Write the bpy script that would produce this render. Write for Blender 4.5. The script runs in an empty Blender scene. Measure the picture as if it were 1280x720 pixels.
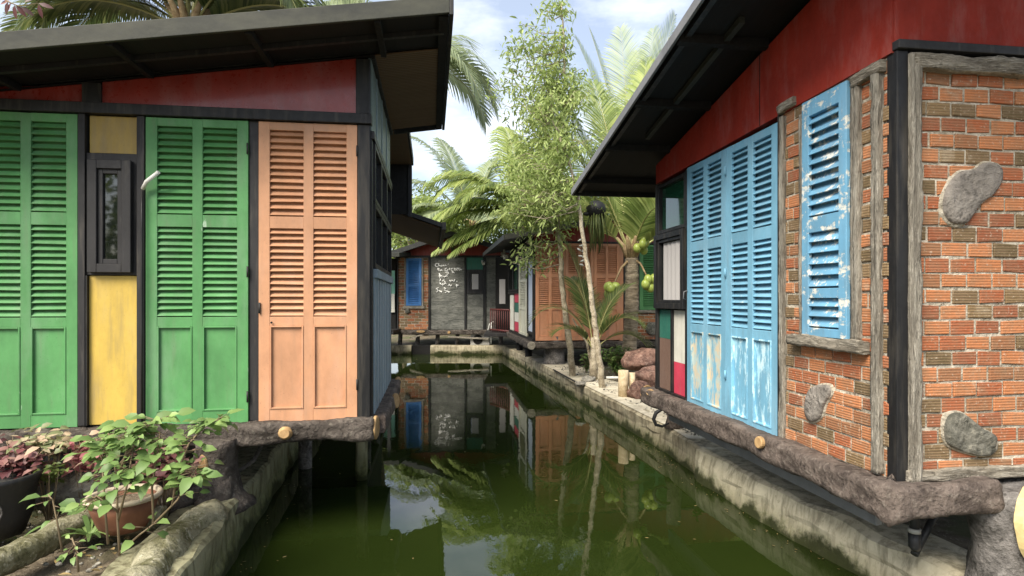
import bpy, bmesh, math, random
from mathutils import Vector, Matrix, noise
random.seed(7)
rad = math.radians
S = bpy.context.scene
COL = S.collection

# ------------------------------------------------------------------ camera, world, sun, exposure
CAMZ, F, HY = 1.8, 740.0, 373.0
cam = bpy.data.cameras.new('camera'); camo = bpy.data.objects.new('camera', cam); COL.objects.link(camo)
camo.location = (0, 0, CAMZ); camo.rotation_euler = (rad(90), 0, 0)
cam.sensor_width = 36; cam.lens = 36 * F / 1280.0
cam.shift_y = (HY - 360.0) / 1280.0
cam.clip_start = .05; cam.clip_end = 2000
S.camera = camo
S.view_settings.view_transform = 'Standard'; S.view_settings.look = 'None'
S.view_settings.gamma = 1; S.view_settings.use_curve_mapping = False
S.view_settings.exposure = 1.5
SUN_EL, SUN_AZ = 47, 216          # azimuth clockwise from +Y
w = bpy.data.worlds.new('World'); S.world = w; w.use_nodes = True
nt = w.node_tree; nt.nodes.clear()
N = nt.nodes.new; L = nt.links.new
out = N('ShaderNodeOutputWorld'); bg = N('ShaderNodeBackground'); sky = N('ShaderNodeTexSky')
sky.sky_type = 'NISHITA'; sky.sun_disc = False
sky.sun_elevation = rad(SUN_EL); sky.sun_rotation = rad(SUN_AZ); sky.dust_density = 2.0; sky.air_density = 1.0
tc = N('ShaderNodeTexCoord'); mp = N('ShaderNodeMapping'); mp.inputs['Scale'].default_value = (1, 1, 2.6)
ns = N('ShaderNodeTexNoise'); ns.inputs['Scale'].default_value = 2.3; ns.inputs['Detail'].default_value = 7
ns.inputs['Roughness'].default_value = .58
cr = N('ShaderNodeValToRGB'); cr.color_ramp.elements[0].position = .50; cr.color_ramp.elements[1].position = .76
cr.color_ramp.elements[0].color = (.20, .20, .20, 1); cr.color_ramp.elements[1].color = (.9, .9, .9, 1)
mx = N('ShaderNodeMix'); mx.data_type = 'RGBA'
L(tc.outputs['Generated'], mp.inputs['Vector']); L(mp.outputs[0], ns.inputs['Vector']); L(ns.outputs[0], cr.inputs[0])
L(cr.outputs[0], mx.inputs[0]); L(sky.outputs[0], mx.inputs[6]); mx.inputs[7].default_value = (8.6, 8.7, 8.9, 1)
L(mx.outputs[2], bg.inputs['Color']); bg.inputs['Strength'].default_value = 0.078
L(bg.outputs[0], out.inputs['Surface'])
sd = bpy.data.lights.new('sun', 'SUN'); sd.energy = 2.8; sd.angle = rad(34); sd.color = (1, .93, .80)
so = bpy.data.objects.new('sun', sd); COL.objects.link(so)
az, el = rad(SUN_AZ), rad(SUN_EL)
sdir = Vector((math.sin(az) * math.cos(el), math.cos(az) * math.cos(el), math.sin(el)))
so.rotation_euler = sdir.to_track_quat('Z', 'Y').to_euler(); so.location = (0, 0, 20)

# ------------------------------------------------------------------ geometry helpers
TH = math.atan2(.1352, .9908)
EX, EY, DX, DY = math.cos(TH), math.sin(TH), -math.sin(TH), math.cos(TH)

def at(px, py, Y):
    return Vector(((px - 640) / F * Y, Y, CAMZ - (py - HY) / F * Y))
def atz(px, py, z):
    Y = (CAMZ - z) * F / (py - HY)
    return Vector(((px - 640) / F * Y, Y, z))

class Frame:
    """local frame of a house: origin, x along its front, y along its flank"""
    def __init__(s, ox, oy): s.ox, s.oy = ox, oy
    def fx(s, px, c=0):           # local x of a pixel column on the plane y=c
        a = (px - 640) / F
        return (a * (s.oy + c * DY) - (s.ox + c * DX)) / (EX - a * EY)
    def sy(s, px, c=0):           # local y of a pixel column on the plane x=c
        a = (px - 640) / F
        return (a * (s.oy + c * EY) - (s.ox + c * EX)) / (DX - a * DY)
    def Y(s, x, y): return s.oy + x * EY + y * DY
    def fz(s, px, py, c=0): return CAMZ - (py - HY) / F * s.Y(s.fx(px, c), c)
    def sz(s, px, py, c=0): return CAMZ - (py - HY) / F * s.Y(c, s.sy(px, c))
    def loc(s, v):
        x, y = v[0] - s.ox, v[1] - s.oy
        return Vector((x * EX + y * EY, x * DX + y * DY, v[2]))

class MB:
    def __init__(s): s.v, s.f, s.r, s.sm = [], [], [], []
    def add(s, vs, fs, r=None, smooth=False):
        n = len(s.v); s.v += [tuple(p) for p in vs]
        r = random.random() if r is None else r
        for f in fs: s.f.append([n + i for i in f]); s.r.append(r); s.sm.append(smooth)
        return s
    def box(s, x0, x1, y0, y1, z0, z1, r=None):
        return s.hexa([(x0,y0,z0),(x1,y0,z0),(x1,y1,z0),(x0,y1,z0),(x0,y0,z1),(x1,y0,z1),(x1,y1,z1),(x0,y1,z1)], r)
    def hexa(s, vs, r=None):
        return s.add(vs, [(0,3,2,1),(4,5,6,7),(0,1,5,4),(1,2,6,5),(2,3,7,6),(3,0,4,7)], r)
    def tbox(s, T, u0, u1, v0, v1, n0, n1, r=None):
        return s.hexa([T(u0,v0,n0),T(u1,v0,n0),T(u1,v1,n0),T(u0,v1,n0),T(u0,v0,n1),T(u1,v0,n1),T(u1,v1,n1),T(u0,v1,n1)], r)
    def prism(s, poly, ax, a, b, r=None):
        """poly of 2-tuples extruded along axis ax from a to b"""
        def mk(p, t):
            return {'x': (t, p[0], p[1]), 'y': (p[0], t, p[1]), 'z': (p[0], p[1], t)}[ax]
        n = len(poly); vs = [mk(p, a) for p in poly] + [mk(p, b) for p in poly]
        fs = [tuple(range(n)), tuple(range(2*n-1, n-1, -1))] + [(i, (i+1) % n + 0, (i+1) % n + n, i + n) for i in range(n)]
        return s.add(vs, fs, r)
    def tube(s, pts, rr, seg=10, amp=0, freq=4, cap=True, r=None, smooth=True, long=1.0, sq=None, ridge=None):
        pts = [Vector(p) for p in pts]; n = len(pts)
        if not isinstance(rr, (list, tuple)): rr = [rr] * n
        vs, fs = [], []
        t0 = (pts[1] - pts[0]).normalized()
        up = Vector((0, 0, 1)) if abs(t0.z) < .9 else Vector((1, 0, 0))
        a = t0.cross(up).normalized()
        for i, p in enumerate(pts):
            t = (pts[min(i+1, n-1)] - pts[max(i-1, 0)]).normalized()
            a = (a - t * a.dot(t)).normalized(); b = t.cross(a)
            for k in range(seg):
                an = 2 * math.pi * k / seg
                d = a * math.cos(an) + b * math.sin(an)
                q = p + d * rr[i]
                R = rr[i]
                if amp:
                    qq = Vector((q.x, q.y, q.z)) * freq
                    if ridge:
                        qq = Vector((q.x * ridge[0], q.y * ridge[1], q.z * ridge[2]))
                        R *= 1 + amp * (.9 * noise.noise(qq) + .75 * (.35 - abs(noise.noise(qq * 2.1 + Vector((5, 1, 2))))) + .55 * (.3 - abs(noise.noise(qq * 4.7))) + .3 * noise.noise(qq * 9))
                    else:
                        R *= 1 + amp * (noise.noise(qq) + .5 * noise.noise(qq * 2.7) + .3 * noise.noise(qq * 6.1))
                if sq: R *= sq / max(abs(math.cos(an)), abs(math.sin(an)), sq)
                vs.append(p + d * R)
        for i in range(n - 1):
            for k in range(seg):
                k2 = (k + 1) % seg
                fs.append((i*seg+k, i*seg+k2, (i+1)*seg+k2, (i+1)*seg+k))
        s.add(vs, fs, r, smooth)
        if cap:
            m = len(s.v) - n * seg
            s.f.append([m + k for k in range(seg - 1, -1, -1)]); s.r.append(s.r[-1]); s.sm.append(False)
            s.f.append([m + (n-1)*seg + k for k in range(seg)]); s.r.append(s.r[-1]); s.sm.append(False)
        return s
    def ball(s, c, rx, ry=None, rz=None, seg=12, amp=0, freq=3, r=None, seed=0):
        ry = ry or rx; rz = rz or rx; c = Vector(c); rings = max(5, seg * 2 // 3); vs, fs = [], []
        for i in range(rings + 1):
            ph = math.pi * i / rings
            for k in range(seg):
                th = 2 * math.pi * k / seg
                d = Vector((math.sin(ph) * math.cos(th), math.sin(ph) * math.sin(th), math.cos(ph)))
                m = 1
                if amp:
                    q = d * freq + Vector((seed * 7.3, seed, -seed))
                    m += amp * (noise.noise(q) + .45 * noise.noise(q * 2.3) + .25 * noise.noise(q * 5))
                vs.append(c + Vector((d.x * rx, d.y * ry, d.z * rz)) * m)
        for i in range(rings):
            for k in range(seg):
                k2 = (k + 1) % seg
                fs.append((i*seg+k, (i+1)*seg+k, (i+1)*seg+k2, i*seg+k2))
        return s.add(vs, fs, r, True)
    def disc(s, c, nrm, r0, r1=None, th=.012, seg=18, rot=0, amp=.06):
        """a thin cut face: an oval plate with real thickness"""
        c, nrm = Vector(c), Vector(nrm).normalized(); r1 = r1 or r0
        up = Vector((0, 0, 1)) if abs(nrm.z) < .95 else Vector((1, 0, 0))
        a = up.cross(nrm).normalized(); b = nrm.cross(a)
        a, b = a * math.cos(rot) + b * math.sin(rot), b * math.cos(rot) - a * math.sin(rot)
        vs = []
        for z, k in ((-th, 1.0), (th * .5, 1.0), (th, .88)):
            for i in range(seg):
                an = 2 * math.pi * i / seg; m = (1 + amp * noise.noise(Vector((math.cos(an)*2, math.sin(an)*2, c.x * 9)))) * k
                vs.append(c + nrm * z + a * math.cos(an) * r0 * m + b * math.sin(an) * r1 * m)
        fs = [tuple(range(seg - 1, -1, -1)), tuple(range(2*seg, 3*seg))]
        for j in (0, 1):
            fs += [(j*seg+i, j*seg+(i+1) % seg, (j+1)*seg+(i+1) % seg, (j+1)*seg+i) for i in range(seg)]
        return s.add(vs, fs)
    def leaf(s, p, d, n, ln, wd, r=None, fold=.25, bend=.25):
        d = d.normalized(); sd_ = d.cross(n)
        if sd_.length < 1e-4: sd_ = d.cross(Vector((1, .3, .2)))
        sd_.normalize(); n = sd_.cross(d)
        h = wd * .5
        m1, m2, tip = p + d*ln*.33, p + d*ln*.68 - n*ln*bend*.35, p + d*ln - n*ln*bend
        vs = [p, m1 + sd_*h*.9 + n*h*fold, m2 + sd_*h*.8 + n*h*fold, tip, m2 - sd_*h*.8 + n*h*fold, m1 - sd_*h*.9 + n*h*fold, m1, m2]
        return s.add(vs, [(0,6,1),(1,6,7,2),(2,7,3),(0,5,6),(5,4,7,6),(4,3,7)], r, True)
    def build(s, name, mat, parent=None, bevel=0, seg=2):
        me = bpy.data.meshes.new(name); me.from_pydata(s.v, [], s.f)
        me.polygons.foreach_set('use_smooth', s.sm)
        at_ = me.attributes.new('rnd', 'FLOAT', 'FACE'); at_.data.foreach_set('value', s.r)
        me.materials.append(mat); me.update()
        o = bpy.data.objects.new(name, me); COL.objects.link(o)
        if parent: o.parent = parent
        if bevel:
            b = o.modifiers.new('bevel', 'BEVEL'); b.width = bevel; b.segments = seg; b.limit_method = 'ANGLE'
            b.harden_normals = False
        return o

def tag(o, label, cat, group=None):
    o['label'] = label; o['category'] = cat
    if group: o['group'] = group
    return o
def struct(o): o['kind'] = 'structure'; return o
def root(name, loc, label, cat, group=None, rz=0):
    o = bpy.data.objects.new(name, None); COL.objects.link(o); o.location = loc; o.rotation_euler = (0, 0, rz)
    o.empty_display_size = .2
    return tag(o, label, cat, group)
def thing(mb, name, mat, label, cat, group=None, bevel=0):
    return tag(mb.build(name, mat, None, bevel), label, cat, group)

# ------------------------------------------------------------------ materials
class NT:
    def __init__(s, name):
        s.m = bpy.data.materials.new(name); s.m.use_nodes = True; s.t = s.m.node_tree
        s.b = s.t.nodes['Principled BSDF']; s.o = s.t.nodes['Material Output']
        s.tc = s.t.nodes.new('ShaderNodeTexCoord').outputs['Object']
    def n(s, k, **kw):
        x = s.t.nodes.new(k)
        for a, b in kw.items(): setattr(x, a, b)
        return x
    def l(s, a, b): s.t.links.new(a, b)
    def noise(s, scale, detail=4, rough=.55, stretch=None, dist=0):
        v = s.tc
        if stretch:
            mp = s.n('ShaderNodeMapping'); mp.inputs['Scale'].default_value = stretch; s.l(v, mp.inputs[0]); v = mp.outputs[0]
        x = s.n('ShaderNodeTexNoise'); x.inputs['Scale'].default_value = scale; x.inputs['Detail'].default_value = detail
        x.inputs['Roughness'].default_value = rough; x.inputs['Distortion'].default_value = dist
        s.l(v, x.inputs['Vector']); return x.outputs[0]
    def ramp(s, fac, stops):
        x = s.n('ShaderNodeValToRGB'); e = x.color_ramp.elements
        while len(e) < len(stops): e.new(.5)
        for i, (p, c) in enumerate(stops):
            e[i].position = p
            e[i].color = (*c, 1) if isinstance(c, (tuple, list)) else (c, c, c, 1)
        s.l(fac, x.inputs[0]); return x.outputs[0]
    def mix(s, fac, a, b, mode='MIX'):
        x = s.n('ShaderNodeMix', data_type='RGBA', blend_type=mode)
        for i, v in ((0, fac), (6, a), (7, b)):
            if hasattr(v, 'is_linked'): s.l(v, x.inputs[i])
            elif isinstance(v, (tuple, list)): x.inputs[i].default_value = (*v, 1)
            else: x.inputs[i].default_value = v
        return x.outputs[2]
    def rnd(s):
        x = s.n('ShaderNodeAttribute', attribute_name='rnd'); return x.outputs['Fac']
    def bump(s, h, strength=.4, dist=.01, prev=None):
        x = s.n('ShaderNodeBump'); x.inputs['Strength'].default_value = strength; x.inputs['Distance'].default_value = dist
        s.l(h, x.inputs['Height'])
        if prev: s.l(prev, x.inputs['Normal'])
        return x.outputs[0]
    def done(s, col=None, rough=.6, normal=None, spec=.4, coat=0, metal=0):
        b = s.b
        if col is not None:
            if hasattr(col, 'is_linked'): s.l(col, b.inputs['Base Color'])
            else: b.inputs['Base Color'].default_value = (*col, 1)
        if hasattr(rough, 'is_linked'): s.l(rough, b.inputs['Roughness'])
        else: b.inputs['Roughness'].default_value = rough
        b.inputs['Specular IOR Level'].default_value = spec
        if coat: b.inputs['Coat Weight'].default_value = coat; b.inputs['Coat Roughness'].default_value = .12
        b.inputs['Metallic'].default_value = metal
        if normal is not None: s.l(normal, b.inputs['Normal'])
        return s.m
def sc(c, k): return tuple(min(1, x * k) for x in c)

def paint(name, c, rough=.5, wear=None, wcol=(.62, .60, .54), wstretch=(1, 1, .35), wscale=9, dirt=.35, coat=0, bump=.25, var=.14, wcol2=None, streak=.55, spec=.35):
    t = NT(name)
    n1 = t.noise(4, 8, .68, (1, 1, .6)); n2 = t.noise(38, 3)
    col = t.mix(t.ramp(n1, [(.34, 0), (.66, 1)]), sc(c, 1 - var * 1.5), sc(c, 1 + var))
    pale = tuple(x * .72 + (.13 if max(c) > .1 else .02) for x in c)
    col = t.mix(t.ramp(t.noise(2.3, 7, .7, (1.6, 1.6, .5)), [(.50, 0), (.68, .42)]), col, pale)
    col = t.mix(t.ramp(t.rnd(), [(0, .30), (.6, 0)]), col, sc(c, .5))
    # vertical grime streaks and speckle
    st = t.noise(3.2, 6, .6, (7, 7, .7))
    col = t.mix(t.mix(t.ramp(st, [(streak, 0), (.82, 1)]), (0, 0, 0), (dirt, dirt, dirt)), col, sc((.16, .14, .11), 1))
    sp = t.noise(70, 2)
    col = t.mix(t.ramp(sp, [(.68, 0), (.72, .45)]), col, sc(c, .55))
    h = n2
    if wear is not None:
        wn = t.mix(.22, t.noise(wscale, 8, .68, wstretch, .3), t.noise(wscale * 6, 4, .7, (1, 1, .3)))
        m = t.ramp(wn, [(wear - .015, 0), (wear + .03, 1)])
        wc = wcol
        if wcol2: wc = t.mix(t.ramp(t.noise(14, 3), [(.45, 0), (.55, 1)]), wcol, wcol2)
        col = t.mix(m, col, wc)
        h = t.mix(.8, n2, t.mix(m, (1, 1, 1), (0, 0, 0)))
    rr = t.ramp(n2, [(.2, rough - .1), (.8, rough + .14)])
    return t.done(col, rr, t.bump(h, bump, .003), spec, coat)

M = {}
M['green'] = paint('green_paint', (.085, .255, .088), wear=.66, wcol=(.34, .46, .34))
M['orange'] = paint('orange_paint', (.52, .27, .15), wear=.68, wcol=(.60, .46, .32), dirt=.22)
M['orange2'] = paint('terracotta_paint', (.56, .26, .14), dirt=.25)
M['yellow'] = paint('yellow_panel', (.58, .405, .085), dirt=.5, wear=.68, wcol=(.2, .14, .05), wstretch=(1, 1, 1), wscale=22, streak=.5)
M['yellow2'] = paint('ochre_panel', (.42, .29, .075), dirt=.6, streak=.45)
M['blue'] = paint('blue_paint', (.165, .37, .51), wear=.64, wcol=(.55, .60, .58))
M['blue_low'] = paint('blue_paint_worn', (.165, .385, .54), wear=.515, wcol=(.50, .68, .74), wcol2=(.34, .58, .70), wstretch=(1, 1, .22), wscale=11)
M['blue_beige'] = paint('blue_paint_bare', (.165, .37, .50), wear=.48, wcol=(.52, .45, .33), wcol2=(.40, .48, .46), wstretch=(1, 1, .25), wscale=7)
M['blue_flake'] = paint('blue_paint_flaking', (.14, .33, .49), wear=.545, wcol=(.62, .62, .56), wstretch=(1, 1, 1.6), wscale=8, bump=.6)
M['royal'] = paint('royal_blue_paint', (.055, .20, .50))
M['red'] = paint('red_panel', (.27, .032, .022), rough=.3, dirt=.2, coat=.35, bump=.06, streak=.62)
M['red_flank'] = paint('red_flank', (.27, .030, .018), rough=.6, dirt=.3, bump=.08, streak=.58, spec=.15)
M['red_matt'] = paint('dark_red_panel', (.25, .035, .025), rough=.5, dirt=.3)
M['white'] = paint('white_paint', (.66, .64, .56), dirt=.4)
M['cream'] = paint('cream_paint', (.62, .60, .47), dirt=.3)
M['pink'] = paint('crimson_panel', (.52, .05, .09))
M['teal'] = paint('teal_panel', (.03, .15, .11))
M['brownp'] = paint('brown_panel', (.20, .125, .095))
M['black'] = paint('black_frame', (.010, .010, .011), rough=.5, dirt=.35, var=.3, wear=.73, wcol=(.14, .13, .12), streak=.5)
M['char'] = paint('charcoal_frame', (.022, .021, .022), rough=.55, dirt=.45, var=.25, wear=.735, wcol=(.2, .19, .18))
M['slate'] = paint('slate_boards', (.24, .31, .36), rough=.5, dirt=.4)
M['tealgrey'] = paint('teal_grey_panel', (.11, .155, .15), rough=.45, dirt=.4)
M['darkred_rail'] = paint('dark_red_rail', (.10, .022, .02))
M['core'] = paint('dark_core', (.007, .0065, .006), rough=.8, dirt=.05)
M['mint'] = paint('mint_panel', (.22, .5, .38))
M['curtain'] = NT('curtain').done((.42, .40, .39), .9)
M['curtain_blue'] = NT('curtain_blue').done((.45, .50, .58), .9)
M['iron'] = paint('roof_iron', (.16, .16, .165), rough=.45, dirt=.5)
def fascia():
    t = NT('fascia'); n = t.noise(4, 6, .6, (1, 1, 2)); n2 = t.noise(30, 3)
    c = t.mix(t.ramp(n, [(.3, 0), (.7, 1)]), (.016, .018, .015), (.048, .049, .035))
    c = t.mix(t.ramp(n2, [(.6, 0), (.75, .5)]), c, (.03, .03, .03))
    return t.done(c, .7, t.bump(n2, .3, .004))
M['fascia'] = fascia()
M['fascia_dark'] = paint('fascia_dark', (.018, .019, .019), rough=.55, dirt=.3)
def soffit():
    t = NT('soffit_strips')
    wv = t.n('ShaderNodeTexWave', wave_type='BANDS', bands_direction='Y'); wv.inputs['Scale'].default_value = 9
    wv.inputs['Distortion'].default_value = 1.5; wv.inputs['Detail'].default_value = 2
    t.l(t.tc, wv.inputs['Vector'])
    n = t.noise(3, 5, .6, (.4, 6, 1))
    c = t.mix(n, (.09, .05, .027), (.19, .12, .065))
    c = t.mix(t.ramp(wv.outputs[0], [(.0, .75), (.25, 0)]), c, (.02, .013, .008))
    return t.done(c, .7, t.bump(wv.outputs[0], .5, .008))
M['soffit'] = soffit()
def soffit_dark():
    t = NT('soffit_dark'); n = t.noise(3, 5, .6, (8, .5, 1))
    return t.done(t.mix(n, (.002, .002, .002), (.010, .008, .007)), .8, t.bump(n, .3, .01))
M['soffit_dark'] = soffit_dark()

def logmat(name, a, b, light=(.30, .29, .26), amt=.5, stretch=(1, 1, 1), scale=7):
    t = NT(name)
    n = t.noise(scale, 8, .62, stretch, .4); n2 = t.noise(scale * 5, 5, .6, stretch); n3 = t.noise(2.1, 3)
    c = t.mix(t.ramp(n, [(.38, 0), (.62, 1)]), a, b)
    c = t.mix(t.ramp(n2, [(.55, 0), (.66, amt)]), c, light)
    c = t.mix(t.ramp(n2, [(.34, .7), (.43, 0)]), c, sc(a, .45))
    c = t.mix(t.ramp(n3, [(.5, 0), (.66, .5)]), c, sc(a, .75))
    b1 = t.bump(n, 1.0, .05); b2 = t.bump(n2, .9, .014, b1)
    return t.done(c, .82, b2, .25)
M['log'] = logmat('carved_log', (.042, .034, .028), (.115, .096, .082), (.22, .20, .165), .45)
M['log_near'] = logmat('carved_log_brown', (.062, .048, .041), (.145, .115, .098), (.26, .225, .19), .4)
M['trim'] = logmat('carved_trim', (.17, .15, .12), (.36, .33, .275), (.58, .54, .46), .6, (9, 9, .7), 3.2)
M['trimh'] = logmat('carved_trim_flat', (.18, .155, .12), (.37, .335, .275), (.58, .54, .46), .6, (1.2, 1.2, 10), 3)
M['stone'] = logmat('wall_stone', (.15, .135, .12), (.25, .225, .20), (.36, .34, .3), .3, scale=5)
M['stone_dark'] = logmat('wall_stone_dark', (.075, .075, .06), (.2, .19, .16), (.4, .37, .3), .5, scale=6)
M['rock'] = logmat('grey_rock', (.15, .14, .12), (.36, .34, .29), (.55, .5, .42), .4)
M['redrock'] = logmat('red_rock', (.09, .05, .04), (.26, .15, .115), (.4, .3, .24), .4, scale=5)
M['stump_grey'] = logmat('stump_grey', (.07, .065, .06), (.19, .175, .165), (.33, .31, .29), .4)
def cutwood(name, a, b):
    t = NT(name); n = t.noise(14, 5, .6, dist=.6)
    return t.done(t.mix(t.ramp(n, [(.3, 0), (.7, 1)]), a, b), .75, t.bump(n, .5, .006))
M['cut'] = cutwood('cut_wood', (.22, .13, .055), (.46, .30, .14))
M['cut_yellow'] = cutwood('cut_wood_yellow', (.55, .42, .18), (.74, .60, .31))
M['bark'] = logmat('palm_bark', (.14, .11, .075), (.34, .28, .20), (.5, .44, .34), .5, (1, 1, 6), 3)
M['palebark'] = logmat('pale_bark', (.25, .205, .14), (.52, .45, .33), (.65, .6, .47), .5)
M['twig'] = NT('twig').done((.20, .15, .09), .85)
M['bamboo'] = cutwood('pale_stake', (.42, .31, .17), (.75, .62, .42))

def concrete(name, a, b, moss=(.10, .115, .03), mlow=.0, mhigh=.35, mossamt=.9, grime=.5):
    """old canal concrete: darker and mossy towards the waterline, where it really is wet"""
    t = NT(name)
    n = t.noise(3.2, 8, .65); n2 = t.noise(24, 5, .6); st = t.noise(3, 6, .65, (5, 5, .8))
    c = t.mix(t.ramp(n, [(.35, 0), (.65, 1)]), a, b)
    c = t.mix(t.ramp(st, [(.47, 0), (.62, grime)]), c, (.075, .062, .035))
    c = t.mix(t.ramp(n2, [(.60, 0), (.7, .5)]), c, sc(a, .5))
    sep = t.n('ShaderNodeSeparateXYZ'); t.l(t.tc, sep.inputs[0])
    ad = t.n('ShaderNodeMath', operation='ADD'); t.l(sep.outputs[2], ad.inputs[0])
    ml = t.n('ShaderNodeMath', operation='MULTIPLY'); t.l(n, ml.inputs[0]); ml.inputs[1].default_value = -.45
    t.l(ml.outputs[0], ad.inputs[1])
    mr = t.n('ShaderNodeMapRange'); t.l(ad.outputs[0], mr.inputs[0])
    mr.inputs[1].default_value = mlow - .22; mr.inputs[2].default_value = mhigh - .22; mr.inputs[3].default_value = mossamt; mr.inputs[4].default_value = 0
    c = t.mix(mr.outputs[0], c, t.mix(t.ramp(n2, [(.4, 0), (.6, 1)]), sc(moss, .45), moss))
    m2 = t.n('ShaderNodeMapRange'); t.l(ad.outputs[0], m2.inputs[0])
    m2.inputs[1].default_value = -.19; m2.inputs[2].default_value = -.13; m2.inputs[3].default_value = .92; m2.inputs[4].default_value = 0
    c = t.mix(m2.outputs[0], c, (.022, .026, .008))
    return t.done(c, .88, t.bump(n2, .5, .008, t.bump(n, .6, .03)), .2)
M['concrete'] = concrete('canal_concrete', (.24, .20, .135), (.47, .42, .30), mlow=-.02, mhigh=.16, grime=.6)
M['concrete_new'] = concrete('canal_concrete_pale', (.42, .375, .265), (.64, .585, .44), mlow=.0, mhigh=.16, grime=.5)
M['concrete_left'] = concrete('canal_concrete_mossy', (.16, .155, .09), (.38, .36, .24), mlow=.0, mhigh=.40, grime=.8)
M['sandy'] = concrete('sandy_ledge', (.42, .37, .28), (.66, .60, .47), mlow=-1, mhigh=-.9, grime=.3)
M['mossrock'] = logmat('mossy_carved', (.10, .095, .04), (.30, .28, .19), (.5, .47, .36), .6, scale=6)
def soil():
    t = NT('soil'); n = t.noise(6, 8, .65); n2 = t.noise(60, 3, .6)
    c = t.mix(t.ramp(n, [(.35, 0), (.65, 1)]), (.07, .055, .04), (.20, .165, .115))
    c = t.mix(t.ramp(n2, [(.6, 0), (.68, .8)]), c, (.36, .31, .23))
    c = t.mix(t.ramp(t.noise(1.7, 5), [(.52, 0), (.62, .6)]), c, (.06, .085, .025))
    return t.done(c, .95, t.bump(n2, .8, .015, t.bump(n, .6, .04)), .15)
M['soil'] = soil()
def water():
    t = NT('canal_water')
    n = t.noise(2.2, 4, .5, (1, .55, 1), .8); n2 = t.noise(16, 3, .5, (1, .4, 1), .5)
    patch = t.ramp(t.noise(.35, 2), [(.45, 0), (.62, 1)])
    h = t.mix(.18, n, n2)
    b = t.n('ShaderNodeBump'); b.inputs['Distance'].default_value = .0028; t.l(h, b.inputs['Height'])
    st = t.ramp(patch, [(0, .42), (1, 1.0)]); t.l(st, b.inputs['Strength'])
    c = t.mix(t.noise(.8, 3), (.009, .0165, .003), (.020, .030, .0055))
    t.b.inputs['IOR'].default_value = 1.42
    return t.done(c, .012, b.outputs[0], .5)
M['water'] = water()
def glass(name, c, r=.03):
    t = NT(name); t.b.inputs['IOR'].default_value = 1.6
    n = t.noise(2.0, 2)
    return t.done(c, r, t.bump(n, .08, .01), .9)
M['glass'] = glass('dark_glass', (.006, .008, .007))
M['glass_green'] = glass('green_glass', (.01, .055, .03))
def mirror():
    t = NT('side_glass'); t.b.inputs['IOR'].default_value = 2.2
    return t.done((.03, .035, .04), .02, None, 1.0)
M['glass_side'] = mirror()
def brick():
    t = NT('brick'); r = t.rnd()
    x = t.n('ShaderNodeValToRGB'); x.color_ramp.interpolation = 'CONSTANT'
    cols = [(.0, (.33, .105, .045)), (.13, (.42, .165, .07)), (.25, (.25, .085, .042)), (.36, (.15, .105, .055)), (.47, (.31, .10, .045)), (.60, (.19, .13, .065)), (.69, (.44, .18, .08)), (.80, (.12, .088, .045)), (.88, (.27, .12, .058))]
    e = x.color_ramp.elements
    while len(e) < len(cols): e.new(.5)
    for i, (p, c) in enumerate(cols): e[i].position = p; e[i].color = (*c, 1)
    t.l(r, x.inputs[0])
    n = t.noise(13, 6, .65); n2 = t.noise(60, 3)
    c = t.mix(t.ramp(n, [(.42, 0), (.7, .6)]), x.outputs[0], (.22, .155, .095))
    c = t.mix(t.ramp(t.noise(5, 8, .7), [(.58, 0), (.70, .5)]), c, (.45, .38, .28))
    c = t.mix(t.ramp(n2, [(.60, 0), (.72, .5)]), c, (.58, .5, .4))
    # scored grooves along each brick
    wv = t.n('ShaderNodeTexWave', wave_type='BANDS', bands_direction='Z'); wv.inputs['Scale'].default_value = 22
    wv.inputs['Distortion'].default_value = .6; t.l(t.tc, wv.inputs['Vector'])
    c = t.mix(t.ramp(wv.outputs[0], [(.05, .35), (.4, 0)]), c, (.16, .09, .06))
    b = t.bump(wv.outputs[0], .45, .004, t.bump(n2, .5, .006))
    return t.done(c, .85, b, .2)
M['brick'] = brick()
M['mortar'] = logmat('mortar', (.30, .265, .20), (.56, .51, .42), (.68, .63, .53), .5, scale=9)
def leafmat(name, cols, trans=.35, rough=.45):
    t = NT(name); r = t.rnd()
    st = [(i / max(1, len(cols) - 1), c) for i, c in enumerate(cols)]
    c = t.ramp(r, st)
    c = t.mix(t.ramp(t.noise(1.3, 3), [(.35, 0), (.7, .35)]), c, cols[-1])
    t.done(c, rough, None, .35)
    tr = t.n('ShaderNodeBsdfTranslucent'); ms = t.n('ShaderNodeMixShader'); ms.inputs[0].default_value = trans
    t.l(t.mix(.0, c, c), tr.inputs[0]); t.l(t.b.outputs[0], ms.inputs[1]); t.l(tr.outputs[0], ms.inputs[2]); t.l(ms.outputs[0], t.o.inputs[0])
    return t.m
M['leaf_light'] = leafmat('leaf_light', [(.15, .21, .06), (.31, .40, .12), (.48, .55, .22)], .45)
M['leaf_mid'] = leafmat('leaf_mid', [(.06, .10, .025), (.15, .21, .055), (.26, .31, .10)], .4)
M['leaf_dark'] = leafmat('leaf_dark', [(.02, .045, .012), (.05, .10, .022), (.10, .15, .04)], .3)
M['leaf_shrub'] = leafmat('leaf_shrub', [(.07, .13, .04), (.15, .25, .075), (.30, .42, .14)], .35)
M['leaf_purple'] = leafmat('leaf_purple', [(.03, .008, .012), (.09, .02, .03), (.18, .05, .06), (.36, .22, .18)], .3)
M['leaf_pink'] = leafmat('leaf_pink', [(.30, .07, .10), (.45, .16, .18), (.5, .38, .28)], .3)
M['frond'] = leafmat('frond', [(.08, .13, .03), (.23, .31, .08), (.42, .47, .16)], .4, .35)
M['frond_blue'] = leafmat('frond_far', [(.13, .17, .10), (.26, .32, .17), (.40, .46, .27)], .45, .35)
M['frond_dark'] = leafmat('frond_dark', [(.03, .06, .018), (.09, .13, .035), (.2, .22, .08)], .35, .35)
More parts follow.
